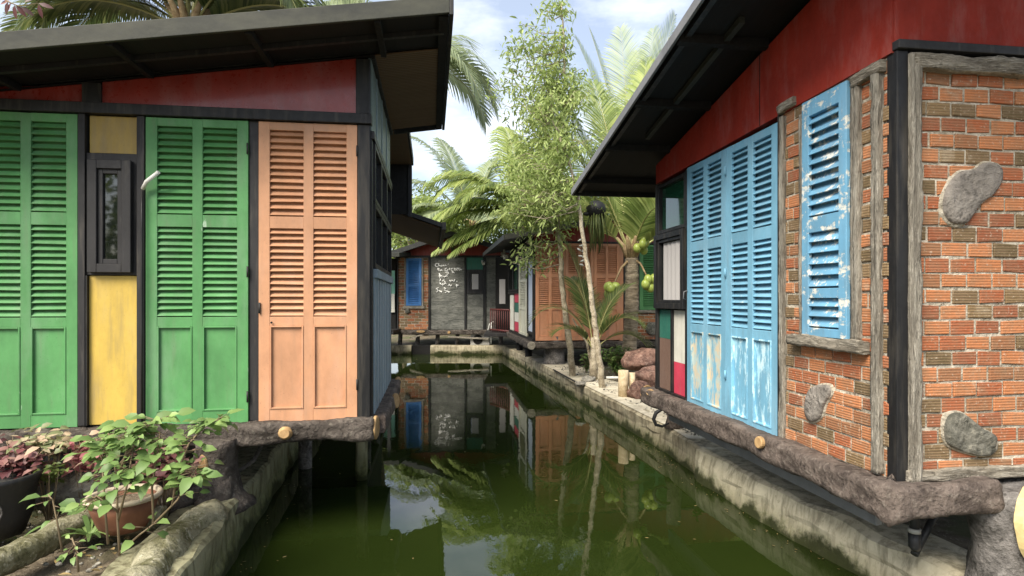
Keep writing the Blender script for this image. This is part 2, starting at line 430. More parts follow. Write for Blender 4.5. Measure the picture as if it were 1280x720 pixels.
M['rachis'] = NT('rachis').done((.34, .33, .13), .5)
M['husk'] = cutwood('husk', (.17, .10, .045), (.45, .34, .19))
def nut():
    t = NT('coconut'); n = t.noise(9, 3)
    return t.done(t.mix(n, (.20, .27, .045), (.36, .42, .10)), .35)
M['coconut'] = nut()
def terra():
    t = NT('terracotta'); n = t.noise(6, 6); n2 = t.noise(40, 3)
    c = t.mix(t.ramp(n, [(.35, 0), (.7, 1)]), (.12, .05, .028), (.23, .10, .055))
    return t.done(c, .7, t.bump(n2, .3, .003))
M['terra'] = terra()
M['pot_dark'] = paint('dark_pot', (.018, .018, .019), rough=.5)
M['pvc'] = paint('grey_pvc', (.16, .165, .17), rough=.5)
M['pvc_black'] = paint('black_pvc', (.03, .03, .032), rough=.4)
M['tube_white'] = NT('white_tube').done((.72, .71, .66), .4)
M['chalk'] = NT('chalk_paint').done((.8, .8, .78), .8)
M['ac'] = paint('ac_casing', (.42, .41, .38), rough=.6)
M['grey_board'] = logmat('grey_board', (.095, .098, .088), (.185, .185, .165), (.27, .27, .25), .3, (1, 1, 3), 2)
M['rubber'] = NT('rubber').done((.012, .012, .013), .6)

# ------------------------------------------------------------------ setting: ground, water
RE = [(3.6, -14), (3.05, -1), (2.58, 2.4), (2.37, 3.53), (2.06, 4.77), (1.88, 5.96), (1.81, 6.86), (1.565, 8.28), (-.308, 19.0)]
LE = [(.9, -14), (-1.0, -1), (-1.6, 2.4), (-1.91, 4.07), (-2.25, 5.74), (-2.49, 7.01), (-4.85, 19.0)]
FARY = 19.0
def gnoise(x, y): return .05 * noise.noise(Vector((x * .9, y * .9, 0))) + .025 * noise.noise(Vector((x * 3.1, y * 3.1, 4)))
def edge(E, y):
    for (a, b), (c, d) in zip(E, E[1:]):
        if b <= y <= d: return a + (c - a) * (y - b) / (d - b)
    return E[-1][0] if y > E[-1][1] else E[0][0]
g = MB(); ys = [-300, -80, -30, -14] + [-14 + .6 * i for i in range(1, 56)] + [20, 24, 30, 45, 80, 150, 400]
ys = sorted(set(round(y, 3) for y in ys if not (18.9 < y < 19.25))); ys = [y for y in ys if y < 18.9] + [19.05] + [y for y in ys if y > 19.25]
def gz(x, y, E, sgn):
    near = min(1, abs(x - edge(E, min(max(y, -14), 19))) / 1.2)
    z = (.30 if sgn > 0 else .33) - .06
    return z + gnoise(x, y) * near
offs = [.12, .5, .9, 1.4, 2, 2.8, 4, 6, 9, 14, 25, 60, 150, 400]
for E, sgn in ((RE, 1), (LE, -1)):
    rows = []
    for y in ys:
        if y < -14 or y > 19.1: continue
        rows.append([(edge(E, y) + sgn * o, y, gz(edge(E, y) + sgn * o, y, E, sgn)) for o in offs])
    n0 = len(rows[0]); vs = [p for r_ in rows for p in r_]; fs = []
    for i in range(len(rows) - 1):
        for k in range(n0 - 1):
            q = (i*n0+k, i*n0+k+1, (i+1)*n0+k+1, (i+1)*n0+k); fs.append(q if sgn > 0 else q[::-1])
    g.add(vs, fs, .5, True)
fy = [19.05, 20, 22, 26, 34, 60, 150, 500]; fxs = [-405, -150, -60, -25, -14, -9, -6, -4, -2, 0, 2, 4, 8, 14, 25, 60, 150, 405]
g.add([(x, y, .24 + (gnoise(x, y) if y > 19.1 else 0)) for y in fy for x in fxs],
      [(i*len(fxs)+k, i*len(fxs)+k+1, (i+1)*len(fxs)+k+1, (i+1)*len(fxs)+k) for i in range(len(fy)-1) for k in range(len(fxs)-1)], .5, True)
g.add([(-405, -14, .24), (-405, -400, .24), (405, -400, .24), (405, -14, .24)], [(0, 1, 2, 3)], .5)
struct(g.build('ground', M['soil']))
wm = MB(); wm.add([(-6, -16, 0), (6, -16, 0), (6, 19.3, 0), (-6, 19.3, 0)], [(0, 1, 2, 3)])
struct(wm.build('water', M['water']))
# floating debris
for k in range(1): pass

def canal_wall(name, E, y0, y1, sgn, top, wid, mat, label, below=-.6, step=.22, jut=0, rough=.012, sc_=None):
    """displaced concrete wall following the canal edge"""
    mb = MB(); rings = []; y = y0
    prof = [(jut - .02, below), (jut - .01, -.02), (jut, .06), (.01 + jut, .14), (.0 + jut*.9, top * .6), (jut*.4, top - .025), (.03, top), (wid * .35, top + .004), (wid * .7, top), (wid - .02, top), (wid, top - .03), (wid, below)]
    yy = []
    while y < y1 - .01: yy.append(y); y += step
    yy.append(y1)
    for y in yy:
        x0 = edge(E, y); ring = []
        for (o, z) in prof:
            q = Vector((o * 3, y * 2.6, z * 6))
            d = rough * (noise.noise(q * 1.1) + .6 * noise.noise(q * 3.3))
            ring.append((x0 + sgn * (o + (d if o < wid - .01 else 0)), y, z + (d * .6 if z > 0 else 0)))
        rings.append(ring)
    n = len(prof); vs = [p for r_ in rings for p in r_]; fs = []
    for i in range(len(rings) - 1):
        for k in range(n - 1):
            q = (i*n+k, (i+1)*n+k, (i+1)*n+k+1, i*n+k+1); fs.append(q if sgn < 0 else q[::-1])
    fs.append(tuple(range(n))); fs.append(tuple(range((len(rings)-1)*n + n - 1, (len(rings)-1)*n - 1, -1)))
    mb.add(vs, fs, .5, False)
    return thing(mb, name, mat, label, 'canal wall')
canal_wall('canal_wall', RE, 5.97, 19.0, 1, .30, .42, M['concrete'], 'stained old concrete canal wall on the right with a sandy top, running to the far end', rough=.02)
canal_wall('canal_wall', RE, -6, 5.95, 1, .31, .34, M['concrete_new'], 'paler concrete canal wall under the overhanging brick corner house', jut=-.05, rough=.035, step=.13)
canal_wall('canal_wall', LE, -6, 19.0, -1, .38, .40, M['concrete_left'], 'mossy green stained canal wall under the green and orange shuttered house', rough=.03, step=.16)
# sandy strip on top of right wall (a spilled sand and cement apron)
ap = MB(); rows = []
yy = [6.3 + .18 * i for i in range(48)]
for y in yy:
    e0 = edge(RE, y); wv = .75 + .25 * noise.noise(Vector((y * 1.3, 1, 2)))
    rows.append([(e0 + .02 + wv * f, y, .308 + .03 * (1 - f) * 0 + .035 * max(0, noise.noise(Vector((f * 3, y * 2, 0)))) * (f > .1) - (.05 if f > .95 else 0)) for f in (0, .1, .3, .5, .7, .9, 1)])
ap.add([p for r_ in rows for p in r_], [(i*7+k, i*7+k+1, (i+1)*7+k+1, (i+1)*7+k) for i in range(len(rows)-1) for k in range(6)], .5, True)
struct(ap.build('path', M['sandy']))
# far end wall with culvert gap
fw = MB(); zt = .285
xa, xb, xc, xd = at(440, 0, 19).x, at(514, 0, 19).x, at(538, 0, 19).x, at(630, 0, 19).x
for x0, x1 in ((-6, xb), (xc, xd)):
    nn = max(4, int((x1 - x0) / .15)); rows = []
    for i in range(nn + 1):
        x = x0 + (x1 - x0) * i / nn; r_ = []
        for (o, z) in ((0, -.6), (0, .0), (-.015, .12), (0, zt - .03), (.03, zt), (.34, zt), (.34, -.6)):
            r_.append((x, 19 + o + .02 * noise.noise(Vector((x * 3, z * 5, o))), z))
        rows.append(r_)
    fw.add([p for r_ in rows for p in r_], [(i*7+k, (i+1)*7+k, (i+1)*7+k+1, i*7+k+1) for i in range(nn) for k in range(6)] + [tuple(range(7)), tuple(range(nn*7+6, nn*7-1, -1))], .5)
fwr = root('canal_wall', (0, 19, 0), 'low concrete wall closing the far end of the canal, with a dark culvert gap', 'canal wall')
fwr.location = (0, 0, 0)
fw.build('wall', M['concrete'], fwr)
MB().box(xb, xc, 19.06, 19.34, -.6, zt - .01).build('culvert_shade', M['core'], fwr)  # near-black block stands in for the shade inside the culvert opening

# ------------------------------------------------------------------ joinery builders
def T_front(x0, z0):      return lambda u, v, n: (x0 + u, -n, z0 + v)
def T_east(y0, z0, x=0):  return lambda u, v, n: (x + n, y0 + u, z0 + v)
def T_west(y1, z0, x=0):  return lambda u, v, n: (x - n, y1 - u, z0 + v)

def shutter(T, w_, h_, mat, parent, mat_low=None, cols=2, name='shutter_door', secs=((.027, .315, 13), (.355, .65, 14)), panel=(.68, .958), n0=.0, label=None, lou=None, handle=False, depth=.026):
    """leaf with frame, louvre banks and lower moulded panels"""
    fr, lo, pn = MB(), MB(), MB()
    s_ = .082 * w_ / .74 if cols == 2 else .16 * w_; mid = .075 * w_ / .74 if cols == 2 else 0
    cw = (w_ - 2 * s_ - mid * (cols - 1)) / cols
    D = n0 + depth; B = .004
    fr.tbox(T, 0, s_, 0, h_, n0, D); fr.tbox(T, w_ - s_, w_, 0, h_, n0, D)
    if cols == 2: fr.tbox(T, s_ + cw, s_ + cw + mid, .002, h_ - .002, n0, D - .001)
    rails = [(0, secs[0][0])]
    prev = secs[0][1]
    for a, b, k in secs[1:]: rails.append((prev, a)); prev = b
    if panel: rails.append((prev, panel[0])); rails.append((panel[1], 1))
    else: rails.append((prev, 1))
    for a, b in rails:
        for c in range(cols):
            u0 = s_ + c * (cw + mid); fr.tbox(T, u0 - .001, u0 + cw + .001, h_ * (1 - b), h_ * (1 - a), n0 - .019, D - .002)
    fr.tbox(T, .002, w_ - .002, .002, h_ - .002, n0 - .026, n0 - .020)
    for a, b, k in secs:
        p = h_ * (b - a) / k
        for c in range(cols):
            u0 = s_ + c * (cw + mid)
            for i in range(k):
                v1 = h_ * (1 - a) - i * p; j = random.uniform(-.003, .002); vt, vb = v1 - p * .16, v1 - p * .86
                rr_ = random.random(); k_ = random.choice((0, 0, 0, 1, -1)) * random.uniform(0, .005)
                nb, ntp = D - .001 + j, n0 - .008
                th_ = .006
                vs = [T(u0, vb, nb - th_), T(u0 + cw, vb + k_, nb - th_), T(u0 + cw, vt, ntp - .003), T(u0, vt, ntp - .003),
                      T(u0, vb + th_ * .6, nb), T(u0 + cw, vb + th_ * .6 + k_, nb), T(u0 + cw, vt + .004, ntp + .001), T(u0, vt + .004, ntp + .001)]
                lo.hexa(vs, rr_)
    ob = fr.build(name, mat, parent, .002, 1)
    if label: ob['label'] = label
    lo.build('louvres', lou or mat, ob)
    if panel:
        for c in range(cols):
            u0 = s_ + c * (cw + mid); v0, v1 = h_ * (1 - panel[1]), h_ * (1 - panel[0])
            pn = MB(); pn.tbox(T, u0, u0 + cw, v0, v1, n0 - .001, n0 + .010)
            m_ = .012
            for (a, b, c2, d) in ((u0, u0 + m_, v0, v1), (u0 + cw - m_, u0 + cw, v0, v1), (u0 + m_, u0 + cw - m_, v0, v0 + m_), (u0 + m_, u0 + cw - m_, v1 - m_, v1)):
                pn.tbox(T, a, b, c2, d, n0 + .008, D + .004)
            pn.build('lower_panel', mat_low or mat, ob, .002, 1)
    return ob

def window(T, u0, u1, v0, v1, b, parent, frame_mat, glass_mat, n0=0, n1=.05, name='window', curtain=None, inner=True, mull=0):
    fr = MB()
    for (a, c, d, e) in ((u0, u0 + b, v0, v1), (u1 - b, u1, v0, v1), (u0 + b, u1 - b, v0, v0 + b), (u0 + b, u1 - b, v1 - b, v1)):
        fr.tbox(T, a, c, d, e, n0, n1)
    if inner:
        k = b * .55; a0, a1, b0, b1 = u0 + b, u1 - b, v0 + b, v1 - b
        for (a, c, d, e) in ((a0, a0 + k, b0, b1), (a1 - k, a1, b0, b1), (a0 + k, a1 - k, b0, b0 + k), (a0 + k, a1 - k, b1 - k, b1)):
            fr.tbox(T, a, c, d, e, n0, n1 - .018)
    for i in range(mull):
        uu = u0 + (u1 - u0) * (i + 1) / (mull + 1); fr.tbox(T, uu - b * .3, uu + b * .3, v0 + b, v1 - b, n0, n1 - .01)
    fo = fr.build(name, frame_mat, parent, .003, 1)
    k = b * (1.5 if inner else .95)
    MB().tbox(T, u0 + k, u1 - k, v0 + k, v1 - k, n0 + .004, n0 + .010).build('pane', glass_mat, fo)
    if curtain:
        c = MB(); nn = 16; vs = []
        w0, w1 = u0 + k + (u1 - u0 - 2 * k) * .12, u1 - k
        for i in range(nn + 1):
            u = w0 + (w1 - w0) * i / nn; n_ = n0 + .017 + .005 * math.sin(i * 1.9)
            vs += [T(u, v0 + k + .005, n_), T(u, v1 - k - .01, n_)]
        c.add(vs, [(2*i, 2*i+2, 2*i+3, 2*i+1) for i in range(nn)], .5, True)
        c.build('curtain', curtain, fo)
    return fo

def brick_wall(T, w_, h_, parent, L_=.150, H_=.080, j=.013, n0=0, hole=None, name='brick_panel', top=None, depth=.013):
    """every brick a bevelled block standing proud of the mortar bed, all one mesh"""
    base = MB().tbox(T, 0, w_, 0, h_, n0 - .02, n0 + depth * .45).build(name, M['mortar'], parent)
    mb = MB(); nr = int(h_ / H_) + 1
    for i in range(nr):
        v0 = i * H_ + j * .5; v1 = v0 + H_ - j
        if v0 > h_ - .02: continue
        v1 = min(v1, h_ - .004)
        u = -(.5 * L_ if i % 2 else 0) - random.uniform(0, .02)
        while u < w_:
            l = L_ * random.uniform(.94, 1.05)
            a, b = max(u + j * .5, .002), min(u + l - j * .5, w_ - .002); u += l
            if b - a < .02: continue
            if hole and b > hole[0] and a < hole[1] and v1 > hole[2] and v0 < hole[3]:
                if a < hole[0] - .02 and b > hole[0]: b = hole[0]
                elif b > hole[1] + .02 and a < hole[1]: a = hole[1]
                else: continue
            r = random.random(); q = random.uniform(-.003, .004); dn = random.uniform(-.004, .004); e = .003
            z = [random.uniform(-.005, .005) for _ in range(4)]
            f0, f1 = n0, n0 + depth + dn
            vs = [T(a,v0+z[0],f0),T(b,v0+z[1],f0),T(b,v1+z[2],f0),T(a,v1+z[3],f0),
                  T(a,v0+z[0],f1-e),T(b,v0+z[1],f1-e),T(b,v1+z[2],f1-e),T(a,v1+z[3],f1-e),
                  T(a+e,v0+z[0]+e,f1),T(b-e,v0+z[1]+e,f1),T(b-e,v1+z[2]-e,f1),T(a+e,v1+z[3]-e,f1)]
            fs = [(4,5,9,8),(5,6,10,9),(6,7,11,10),(7,4,8,11),(8,9,10,11),(0,1,5,4),(1,2,6,5),(2,3,7,6),(3,0,4,7)]
            mb.add(vs, fs, r)
    mb.build('bricks', M['brick'], base)
    return base

def corr_roof(fr, x0, x1, y0, y1, zf, parent, along='x', th=.03, mat=None, wave=.018, pitch=.1):
    """corrugated sheet; zf(x,y) is the underside height"""
    mb = MB(); mat = mat or M['iron']
    if along == 'x': nx, ny = 6, max(8, int((y1 - y0) / pitch * 4))
    else: nx, ny = max(8, int((x1 - x0) / pitch * 4)), 6
    for dz in (th, 0):
        vs = []
        for i in range(nx + 1):
            for k in range(ny + 1):
                x = x0 + (x1 - x0) * i / nx; y = y0 + (y1 - y0) * k / ny
                t = y if along == 'x' else x
                vs.append((x, y, zf(x, y) + dz + wave * .5 * math.sin(2 * math.pi * t / pitch)))
        fs = [(i*(ny+1)+k, (i+1)*(ny+1)+k, (i+1)*(ny+1)+k+1, i*(ny+1)+k+1) for i in range(nx) for k in range(ny)]
        mb.add(vs, fs if dz else [f[::-1] for f in fs], .5, True)
    return mb.build('roof', mat, parent)

def sloped_board(mb, p, q, h, t, nrm):
    """board from p to q (bottom edge), height h, thickness t towards nrm"""
    p, q, nrm = Vector(p), Vector(q), Vector(nrm); up = Vector((0, 0, h)); n_ = nrm * t
    mb.hexa([p, q, q + n_, p + n_, p + up, q + up, q + up + n_, p + up + n_])

def logbeam(name, mat, pts, r0, parent=None, amp=.16, freq=5, seg=20, cuts=(), label=None):
    P = [Vector(p) for p in pts]; out_ = []
    for a, b in zip(P, P[1:]):
        n = max(2, int((b - a).length / .025))
        out_ += [a.lerp(b, i / n) for i in range(n)]
    out_.append(P[-1]); n = len(out_)
    rr = [r0 * (1 + .05 * math.sin(i * .21)) for i in range(n)]; rr[0] *= .93; rr[-1] *= .93
    for i in range(1, n - 1):
        t1, t2 = (out_[i] - out_[i-1]).normalized(), (out_[i+1] - out_[i]).normalized()
        if t1.dot(t2) < .6: rr[i] *= 1.38
    ax = (P[-1] - P[0]); k = freq * 1.5
    rg = (k, k, k * 1.4)
    if abs(ax.x) > abs(ax.y) * 3: rg = (k * .6, k, k * 1.5)
    elif abs(ax.y) > abs(ax.x) * 3: rg = (k, k * .6, k * 1.5)
    o = MB().tube(out_, rr, 32, amp * (.62 if mat is M['log_near'] else 1.0), freq, ridge=rg, sq=.80).build(name, mat, parent)
    if label: o['label'] = label
    return o

# ================================================================== LEFT HOUSE
LH = Frame(-1.076, 4.5)
lh = root('shutter_house', (LH.ox, LH.oy, 0), 'near left house with green and orange louvred shutters and a yellow panel, overhanging the canal', 'house', rz=TH)
def rz_l(x): return 3.633 + .15 * x               # underside of the roof
FZ = .895
XL = -4.9
MB().prism([(XL, FZ + .005), (-.02, FZ + .005), (-.02, rz_l(-.02) - .004), (XL, rz_l(XL) - .004)], 'y', .032, 2.04).build('wall', M['core'], lh)
bz0, bz1 = LH.fz(460, 156.5), LH.fz(460, 150)
beam0, beam1 = 3.113, 3.19
# posts, px ranges
def post(a, b, z0, z1, n=.045, nm='post', m='char'):
    x0, x1 = LH.fx(a), LH.fx(b)
    MB().box(x0, x1, -n, .03, z0, z1).build(nm, M[m], lh, .004)
post(447.5, 463, FZ - .02, beam0 - .002, .03, m='black'); post(312, 324, FZ, beam0 - .002, .012)
post(100.5, 109.5, FZ, beam0 - .002, .035); post(173.5, 183, FZ, beam0 - .002, .035)
MB().box(XL, .012, -.055, .03, beam0, beam1).build('beam', M['black'], lh, .004)
MB().box(LH.fx(445.5), 0, -.035, .03, beam1 + .002, rz_l(LH.fx(446)) - .012).build('post', M['black'], lh, .004)
MB().prism([(LH.fx(107), beam1 + .002), (LH.fx(129), beam1 + .002), (LH.fx(129), rz_l(LH.fx(107)) - .008), (LH.fx(107), rz_l(LH.fx(107)) - .008)], 'y', -.04, .03).build('post', M['black'], lh, .004)
for a, b in ((-330, 107), (129, 445.5)):
    x0, x1 = LH.fx(a) if a > 0 else XL, LH.fx(b)
    MB().prism([(x0, beam1 + .002), (x1, beam1 + .002), (x1, rz_l(x1) - .006), (x0, rz_l(x0) - .006)], 'y', -.012, .03).build('gable_panel', M['red'], lh)
sh_h = 2.22
def lshut(a, b, m, lab):
    x0, x1 = LH.fx(a), LH.fx(b)
    shutter(T_front(x0, beam0 - .006 - sh_h), x1 - x0, sh_h, m, lh, label=lab)
lshut(-31, 99.5, M['green'], 'green louvred shutter door at the left edge of the photo')
lshut(184, 311.5, M['green'], 'green louvred shutter door between the yellow panel and the orange one')
lshut(324.5, 447, M['orange'], 'orange louvred shutter door')
for px, py in ((311, 187), (311, 340), (311, 495), (326, 385), (447, 190), (447, 480)):
    x, z = LH.fx(px), LH.fz(px, py)
    MB().tube([(x, -.034, z - .04), (x, -.034, z + .04)], .007, 8).build('hinge', M['char'], lh)
MB().tube([(LH.fx(341), -.034, LH.fz(341, 403)), (LH.fx(341), -.040, LH.fz(341, 403))], .008, 10).build('keyhole', M['core'], lh)
# further shutters outside the frame
xo = LH.fx(-31)
for k, m in enumerate(('orange', 'green')):
    shutter(T_front(xo - .09 - (k + 1) * .80 - .02, beam0 - .006 - sh_h), .78, sh_h, M[m], lh)
# yellow panels + narrow window
xa_, xb_ = LH.fx(109.5), LH.fx(173.5)
zt1, zt0 = LH.fz(140, 150), LH.fz(140, 192)
MB().box(xa_ + .015, xb_ - .005, -.004, .03, zt0, beam0 - .006).build('ochre_panel', M['yellow2'], lh, .003)
zw1, zw0 = LH.fz(140, 193), LH.fz(140, 344)
MB().box(xa_, xb_, -.018, .03, zw0, zt0 - .002).build('window_surround', M['char'], lh, .003)
window(T_front(LH.fx(114.5), 0), 0, LH.fx(168.5) - LH.fx(114.5), LH.fz(140, 341), LH.fz(140, 202), .062, lh, M['char'], M['glass'], n0=.015, n1=.062)
MB().box(xa_ + .012, xb_ - .004, -.004, .03, FZ, zw0 - .004).build('yellow_panel', M['yellow'], lh, .003)
MB().box(xa_, xa_ + .012, -.03, .03, FZ, zw0 - .004).build('panel_edge', M['black'], lh)
# conduit with white elbow pipe
p = [Vector((LH.fx(182.5), -.06, z)) for z in (FZ, 1.6, 2.3, LH.fz(183, 240))]
cd = MB().tube(p, .009, 8).build('conduit', M['black'], lh)
MB().tube([(LH.fx(183.5), -.06, LH.fz(183, 238)), (LH.fx(190), -.085, LH.fz(190, 230)), (LH.fx(207), -.11, LH.fz(207, 219))], .014, 10).build('elbow_pipe', M['tube_white'], cd)
# east flank: x=0 plane
wl = 2.07
Te = T_east(0, 0)
us = [LH.sy(px) for px in (466, 474, 478.5, 482.5, 487)]
z_ap = beam0 - .04
MB().prism([(.0, z_ap + .002), (wl, z_ap + .002), (wl, rz_l(0) - .006), (.0, rz_l(0) - .006)], 'x', -.018, .006).build('upper_panel', M['tealgrey'], lh, .003)
sp = MB()
for y in (.42, .95, 1.5): sp.box(.006, .014, y - .012, y + .012, z_ap + .005, rz_l(0) - .01)
sp.build('panel_seam', M['slate'], lh)
MB().box(-.02, .03, .0, wl, z_ap - .06, z_ap).build('beam', M['black'], lh, .003)
MB().box(-.02, .012, 0.0, .10, FZ, z_ap - .062).build('post', M['black'], lh, .003)
MB().box(-.02, .02, wl - .07, wl, FZ, z_ap - .062).build('post', M['black'], lh, .003)
zm = 1.98
for i, (a, b) in enumerate(((.10, .72), (.72, 1.36), (1.36, 2.0))):
    window(Te, a + .002, b - .002, 2.55, z_ap - .064, .04, lh, M['black'], M['glass_side'], n0=-.012, n1=.028, inner=False)
    window(Te, a + .002, b - .002, zm + .055, 2.546, .04, lh, M['black'], M['glass_side'], n0=-.012, n1=.028, inner=False)
MB().box(-.02, .045, .10, wl - .07, zm - .02, zm + .05).build('sill_rail', M['slate'], lh, .004)
sl = MB(); k = 0
y = .115
while y < wl - .12:
    sl.box(-.012, .022, y, y + .16, FZ, zm - .022); y += .245
sl.build('slate_boards', M['slate'], lh, .004)
# roof
rx0, rx1, ry0, ry1 = XL, .58, -.583, 2.14
roof_l = corr_roof(LH, rx0, rx1 - .01, ry0 + .01, ry1 - .01, lambda x, y: rz_l(x) + .062, lh, 'x', th=.02, wave=.012)
fb = MB(); sloped_board(fb, (rx0, ry0, rz_l(rx0)), (rx1, ry0, rz_l(rx1)), .115, -.025, (0, 1, 0))
fb.build('fascia', M['fascia'], lh, .004)
fb = MB(); fb.box(rx1 - .0, rx1 + .028, ry0 - .025, ry1 + .02, rz_l(rx1) - .012, rz_l(rx1) + .108)
fb.build('fascia', M['fascia_dark'], lh, .004)
fb = MB(); sloped_board(fb, (.045, ry1, rz_l(.045)), (rx1 - .002, ry1, rz_l(rx1)), .10, .025, (0, 1, 0)); fb.build('fascia', M['fascia_dark'], lh, .004)
# soffits
def sofl(x0, x1, y0, y1, z, m, nm='soffit'):
    o = MB(); o.hexa([(x0,y0,rz_l(x0)+z),(x1,y0,rz_l(x1)+z),(x1,y1,rz_l(x1)+z),(x0,y1,rz_l(x0)+z),(x0,y0,rz_l(x0)+z+.012),(x1,y0,rz_l(x1)+z+.012),(x1,y1,rz_l(x1)+z+.012),(x0,y1,rz_l(x0)+z+.012)])
    return o.build(nm, m, lh)
sofl(.032, rx1 - .03, .012, ry1 - .14, .012, M['soffit'])
sofl(rx0, rx1 - .03, ry0 + .004, -.0, .035, M['soffit_dark'])
sofl(XL, .03, 0.002, 2.06, .004, M['soffit_dark'])
for x in (-4.2, -3.3, -2.42, -1.55, -.72, .10):
    MB().box(x - .02, x + .02, ry0 + .006, -.002, rz_l(x) - .012, rz_l(x) + .034).build('rafter', M['core'], lh)
pl = MB(); sloped_board(pl, (rx0, -.31, rz_l(rx0) - .002), (rx1 - .03, -.31, rz_l(rx1 - .03) - .002), .036, .035, (0, 1, 0)); pl.build('purlin', M['char'], lh)
MB().box(.0, .034, .0, ry1 - .03, rz_l(0) - .015, rz_l(0) + .02).build('trim', M['black'], lh)
MB().box(rx1 - .07, rx1 - .004, ry0 + .03, ry1 - .03, rz_l(rx1) - .006, rz_l(rx1) + .05).build('eave_batten', M['core'], lh)
# floor + carved log sills
MB().box(XL, -.01, .02, 2.02, .80, FZ).build('floor', M['core'], lh)
ls = logbeam('log_sill', M['log'], [(LH.fx(150), -.03, .815), (-.9, -.035, .81), (-.3, -.02, .822), (.035, -.03, .825)], .095, lh, amp=.20, freq=5)
MB().disc((.045, -.03, .825), (1, -.15, 0), .075, .088, .012).build('cut_end', M['cut'], ls)
kx = LH.fx(357, -.1)
MB().ball((kx, -.11, LH.fz(357, 541, -.1)), .052, .025, .048, 14, .1).disc((kx, -.133, LH.fz(357, 541, -.1)), (0, -1, .1), .040, .034, .012).build('knot', M['cut'], ls)
ls2 = logbeam('log_sill', M['log'], [(LH.fx(-300), -.02, .80), (-3.2, -.03, .79), (LH.fx(140), -.03, .80)], .10, lh, amp=.2, freq=5)
ls3 = logbeam('log_sill', M['log_near'], [(.045, .03, .83), (.05, .8, .82), (.045, 1.6, .83), (.055, 2.12, .84)], .085, lh, amp=.22, freq=5)
MB().disc((.13, 1.05, .84), (1, -.45, .1), .06, .07).build('cut_end', M['cut'], ls3)
MB().disc((.10, 2.05, .86), (1, -.8, .2), .05, .075).build('cut_end', M['cut'], ls3)

# left carved stump holding the sill
st = root('stump_post', atz(270, 640, .38), 'dark carved tree stump post with an oval pale cut, under the left house log', 'post')
sx, sy, sz_ = st.location
mb = MB()
zs = [0, .04, .1, .18, .28, .38, .46, .52]
sY = LH.Y(LH.fx(272), 0) - .06
sX = (272 - 640) / F * sY
def rel(v): return Vector(v) - st.location
b0 = Vector((sX, sY, .33)); 
mb.tube([rel((sX, sY, .30 + z * .95)) for z in zs], [.26, .2, .165, .14, .135, .14, .15, .16], 22, .22, 6)
for an, l in ((200, .42), (235, .5), (170, .35), (265, .3), (300, .22)):
    a_ = rad(an); pts = [rel((sX + math.cos(a_) * l * f, sY + math.sin(a_) * l * f * .8, .58 - .26 * f ** .6)) for f in (0.1, .35, .65, 1)]
    mb.tube(pts, [.11, .10, .08, .03], 12, .25, 6)
mb.build('trunk', M['log'], st)
MB().disc(rel((sX - .03, sY - .145, .59)), (-.1, -1, .05), .04, .125, .018).build('cut_face', M['cut'], st)
# pile in the water under left house
pb = atz(455, 592, .0) if False else Vector((-1.50, 5.9, 0))
mb = MB().tube([(pb.x, pb.y, -.4), (pb.x, pb.y, .2), (pb.x + .01, pb.y, .82)], .06, 12, .08, 6)
thing(mb, 'timber_pile', M['concrete_left'], 'thin mossy pile standing in the water under the left house', 'pile')
for (x, y) in ((-2.2, 6.3),):
    thing(MB().tube([(x, y, -.4), (x, y, .2), (x + .01, y, .82)], .07, 12, .08, 6), 'timber_pile', M['stump_grey'], 'dark pile in deep shade under the left house beside the canal wall', 'pile')
# curved pale hose under left house
cpt = [atz(262, 600, .42) if False else at(px, py, 4.75) for px, py in ((280, 590), (300, 588), (318, 575), (326, 558), (329, 540))]
thing(MB().tube(cpt, .017, 10), 'drain_hose', M['stump_grey'], 'curved pale hose hanging beneath the left house floor beside the stump post', 'hose')

# ================================================================== LEFT SECOND HOUSE (behind)
B2 = Frame(-1.446 - .0, 8.7)
b2 = root('dark_house', (B2.ox, B2.oy, 0), 'dark boarded house behind the green shuttered one, with brown soffit and sloping porch roof', 'house', rz=TH)
# local: x=0 is the roof right edge, y=0 the rear edge
MB().box(-4, -.33, -1.75, -.12, .9, 3.74).build('wall', M['tealgrey'], b2)
MB().box(-4, .0, -1.9, 0, 3.75, 3.87).build('roof', M['fascia_dark'], b2, .004)
MB().box(-.33, -.03, -1.85, -.05, 3.735, 3.75).build('soffit', M['soffit'], b2)
MB().box(-.34, -.06, -.12, -.08, 3.02, 3.74).build('gable_board', M['core'], b2)
MB().box(-.075, -.02, -.14, -.06, 2.98, 3.74).build('post', M['black'], b2, .003)
PF = B2.loc(at(487, 262, 8.9)); PT = B2.loc(at(555, 285, 9.0)); yb = PT.y + 3.5
x0, z0, x1, z1 = PF.x - .6, PF.z + .2, PT.x, PT.z
mb = MB(); mb.hexa([(x0,PT.y,z0),(x1,PT.y,z1),(x1,yb,z1),(x0,yb,z0),(x0,PT.y,z0+.07),(x1,PT.y,z1+.07),(x1,yb,z1+.07),(x0,yb,z0+.07)])
mb.build('porch_roof', M['fascia_dark'], b2, .004)
mb = MB(); mb.hexa([(x0,PT.y+.06,z0-.02),(x1-.06,PT.y+.06,z1-.002),(x1-.06,yb-.06,z1-.002),(x0,yb-.06,z0-.02),(x0,PT.y+.06,z0-.002),(x1-.06,PT.y+.06,z1+.014),(x1-.06,yb-.06,z1+.014),(x0,yb-.06,z0-.002)])
mb.build('porch_soffit', M['soffit'], b2)
MB().box(x1 - .03, x1 + .03, PT.y - .04, yb, z1 - .03, z1 + .085).build('fascia', M['fascia_dark'], b2, .004)
MB().box(-3.5, -.75, .2, yb + .0, .88, 2.72).build('wall', M['core'], b2)
MB().box(-3.5, -.65, -.1, yb + .1, .76, .88).build('floor', M['char'], b2)
for q in (.3, 1.9, 3.4): MB().tube([(-.72, q, -.3), (-.72, q, .8)], .08, 12, .1, 5).build('pile', M['stump_grey'], b2)

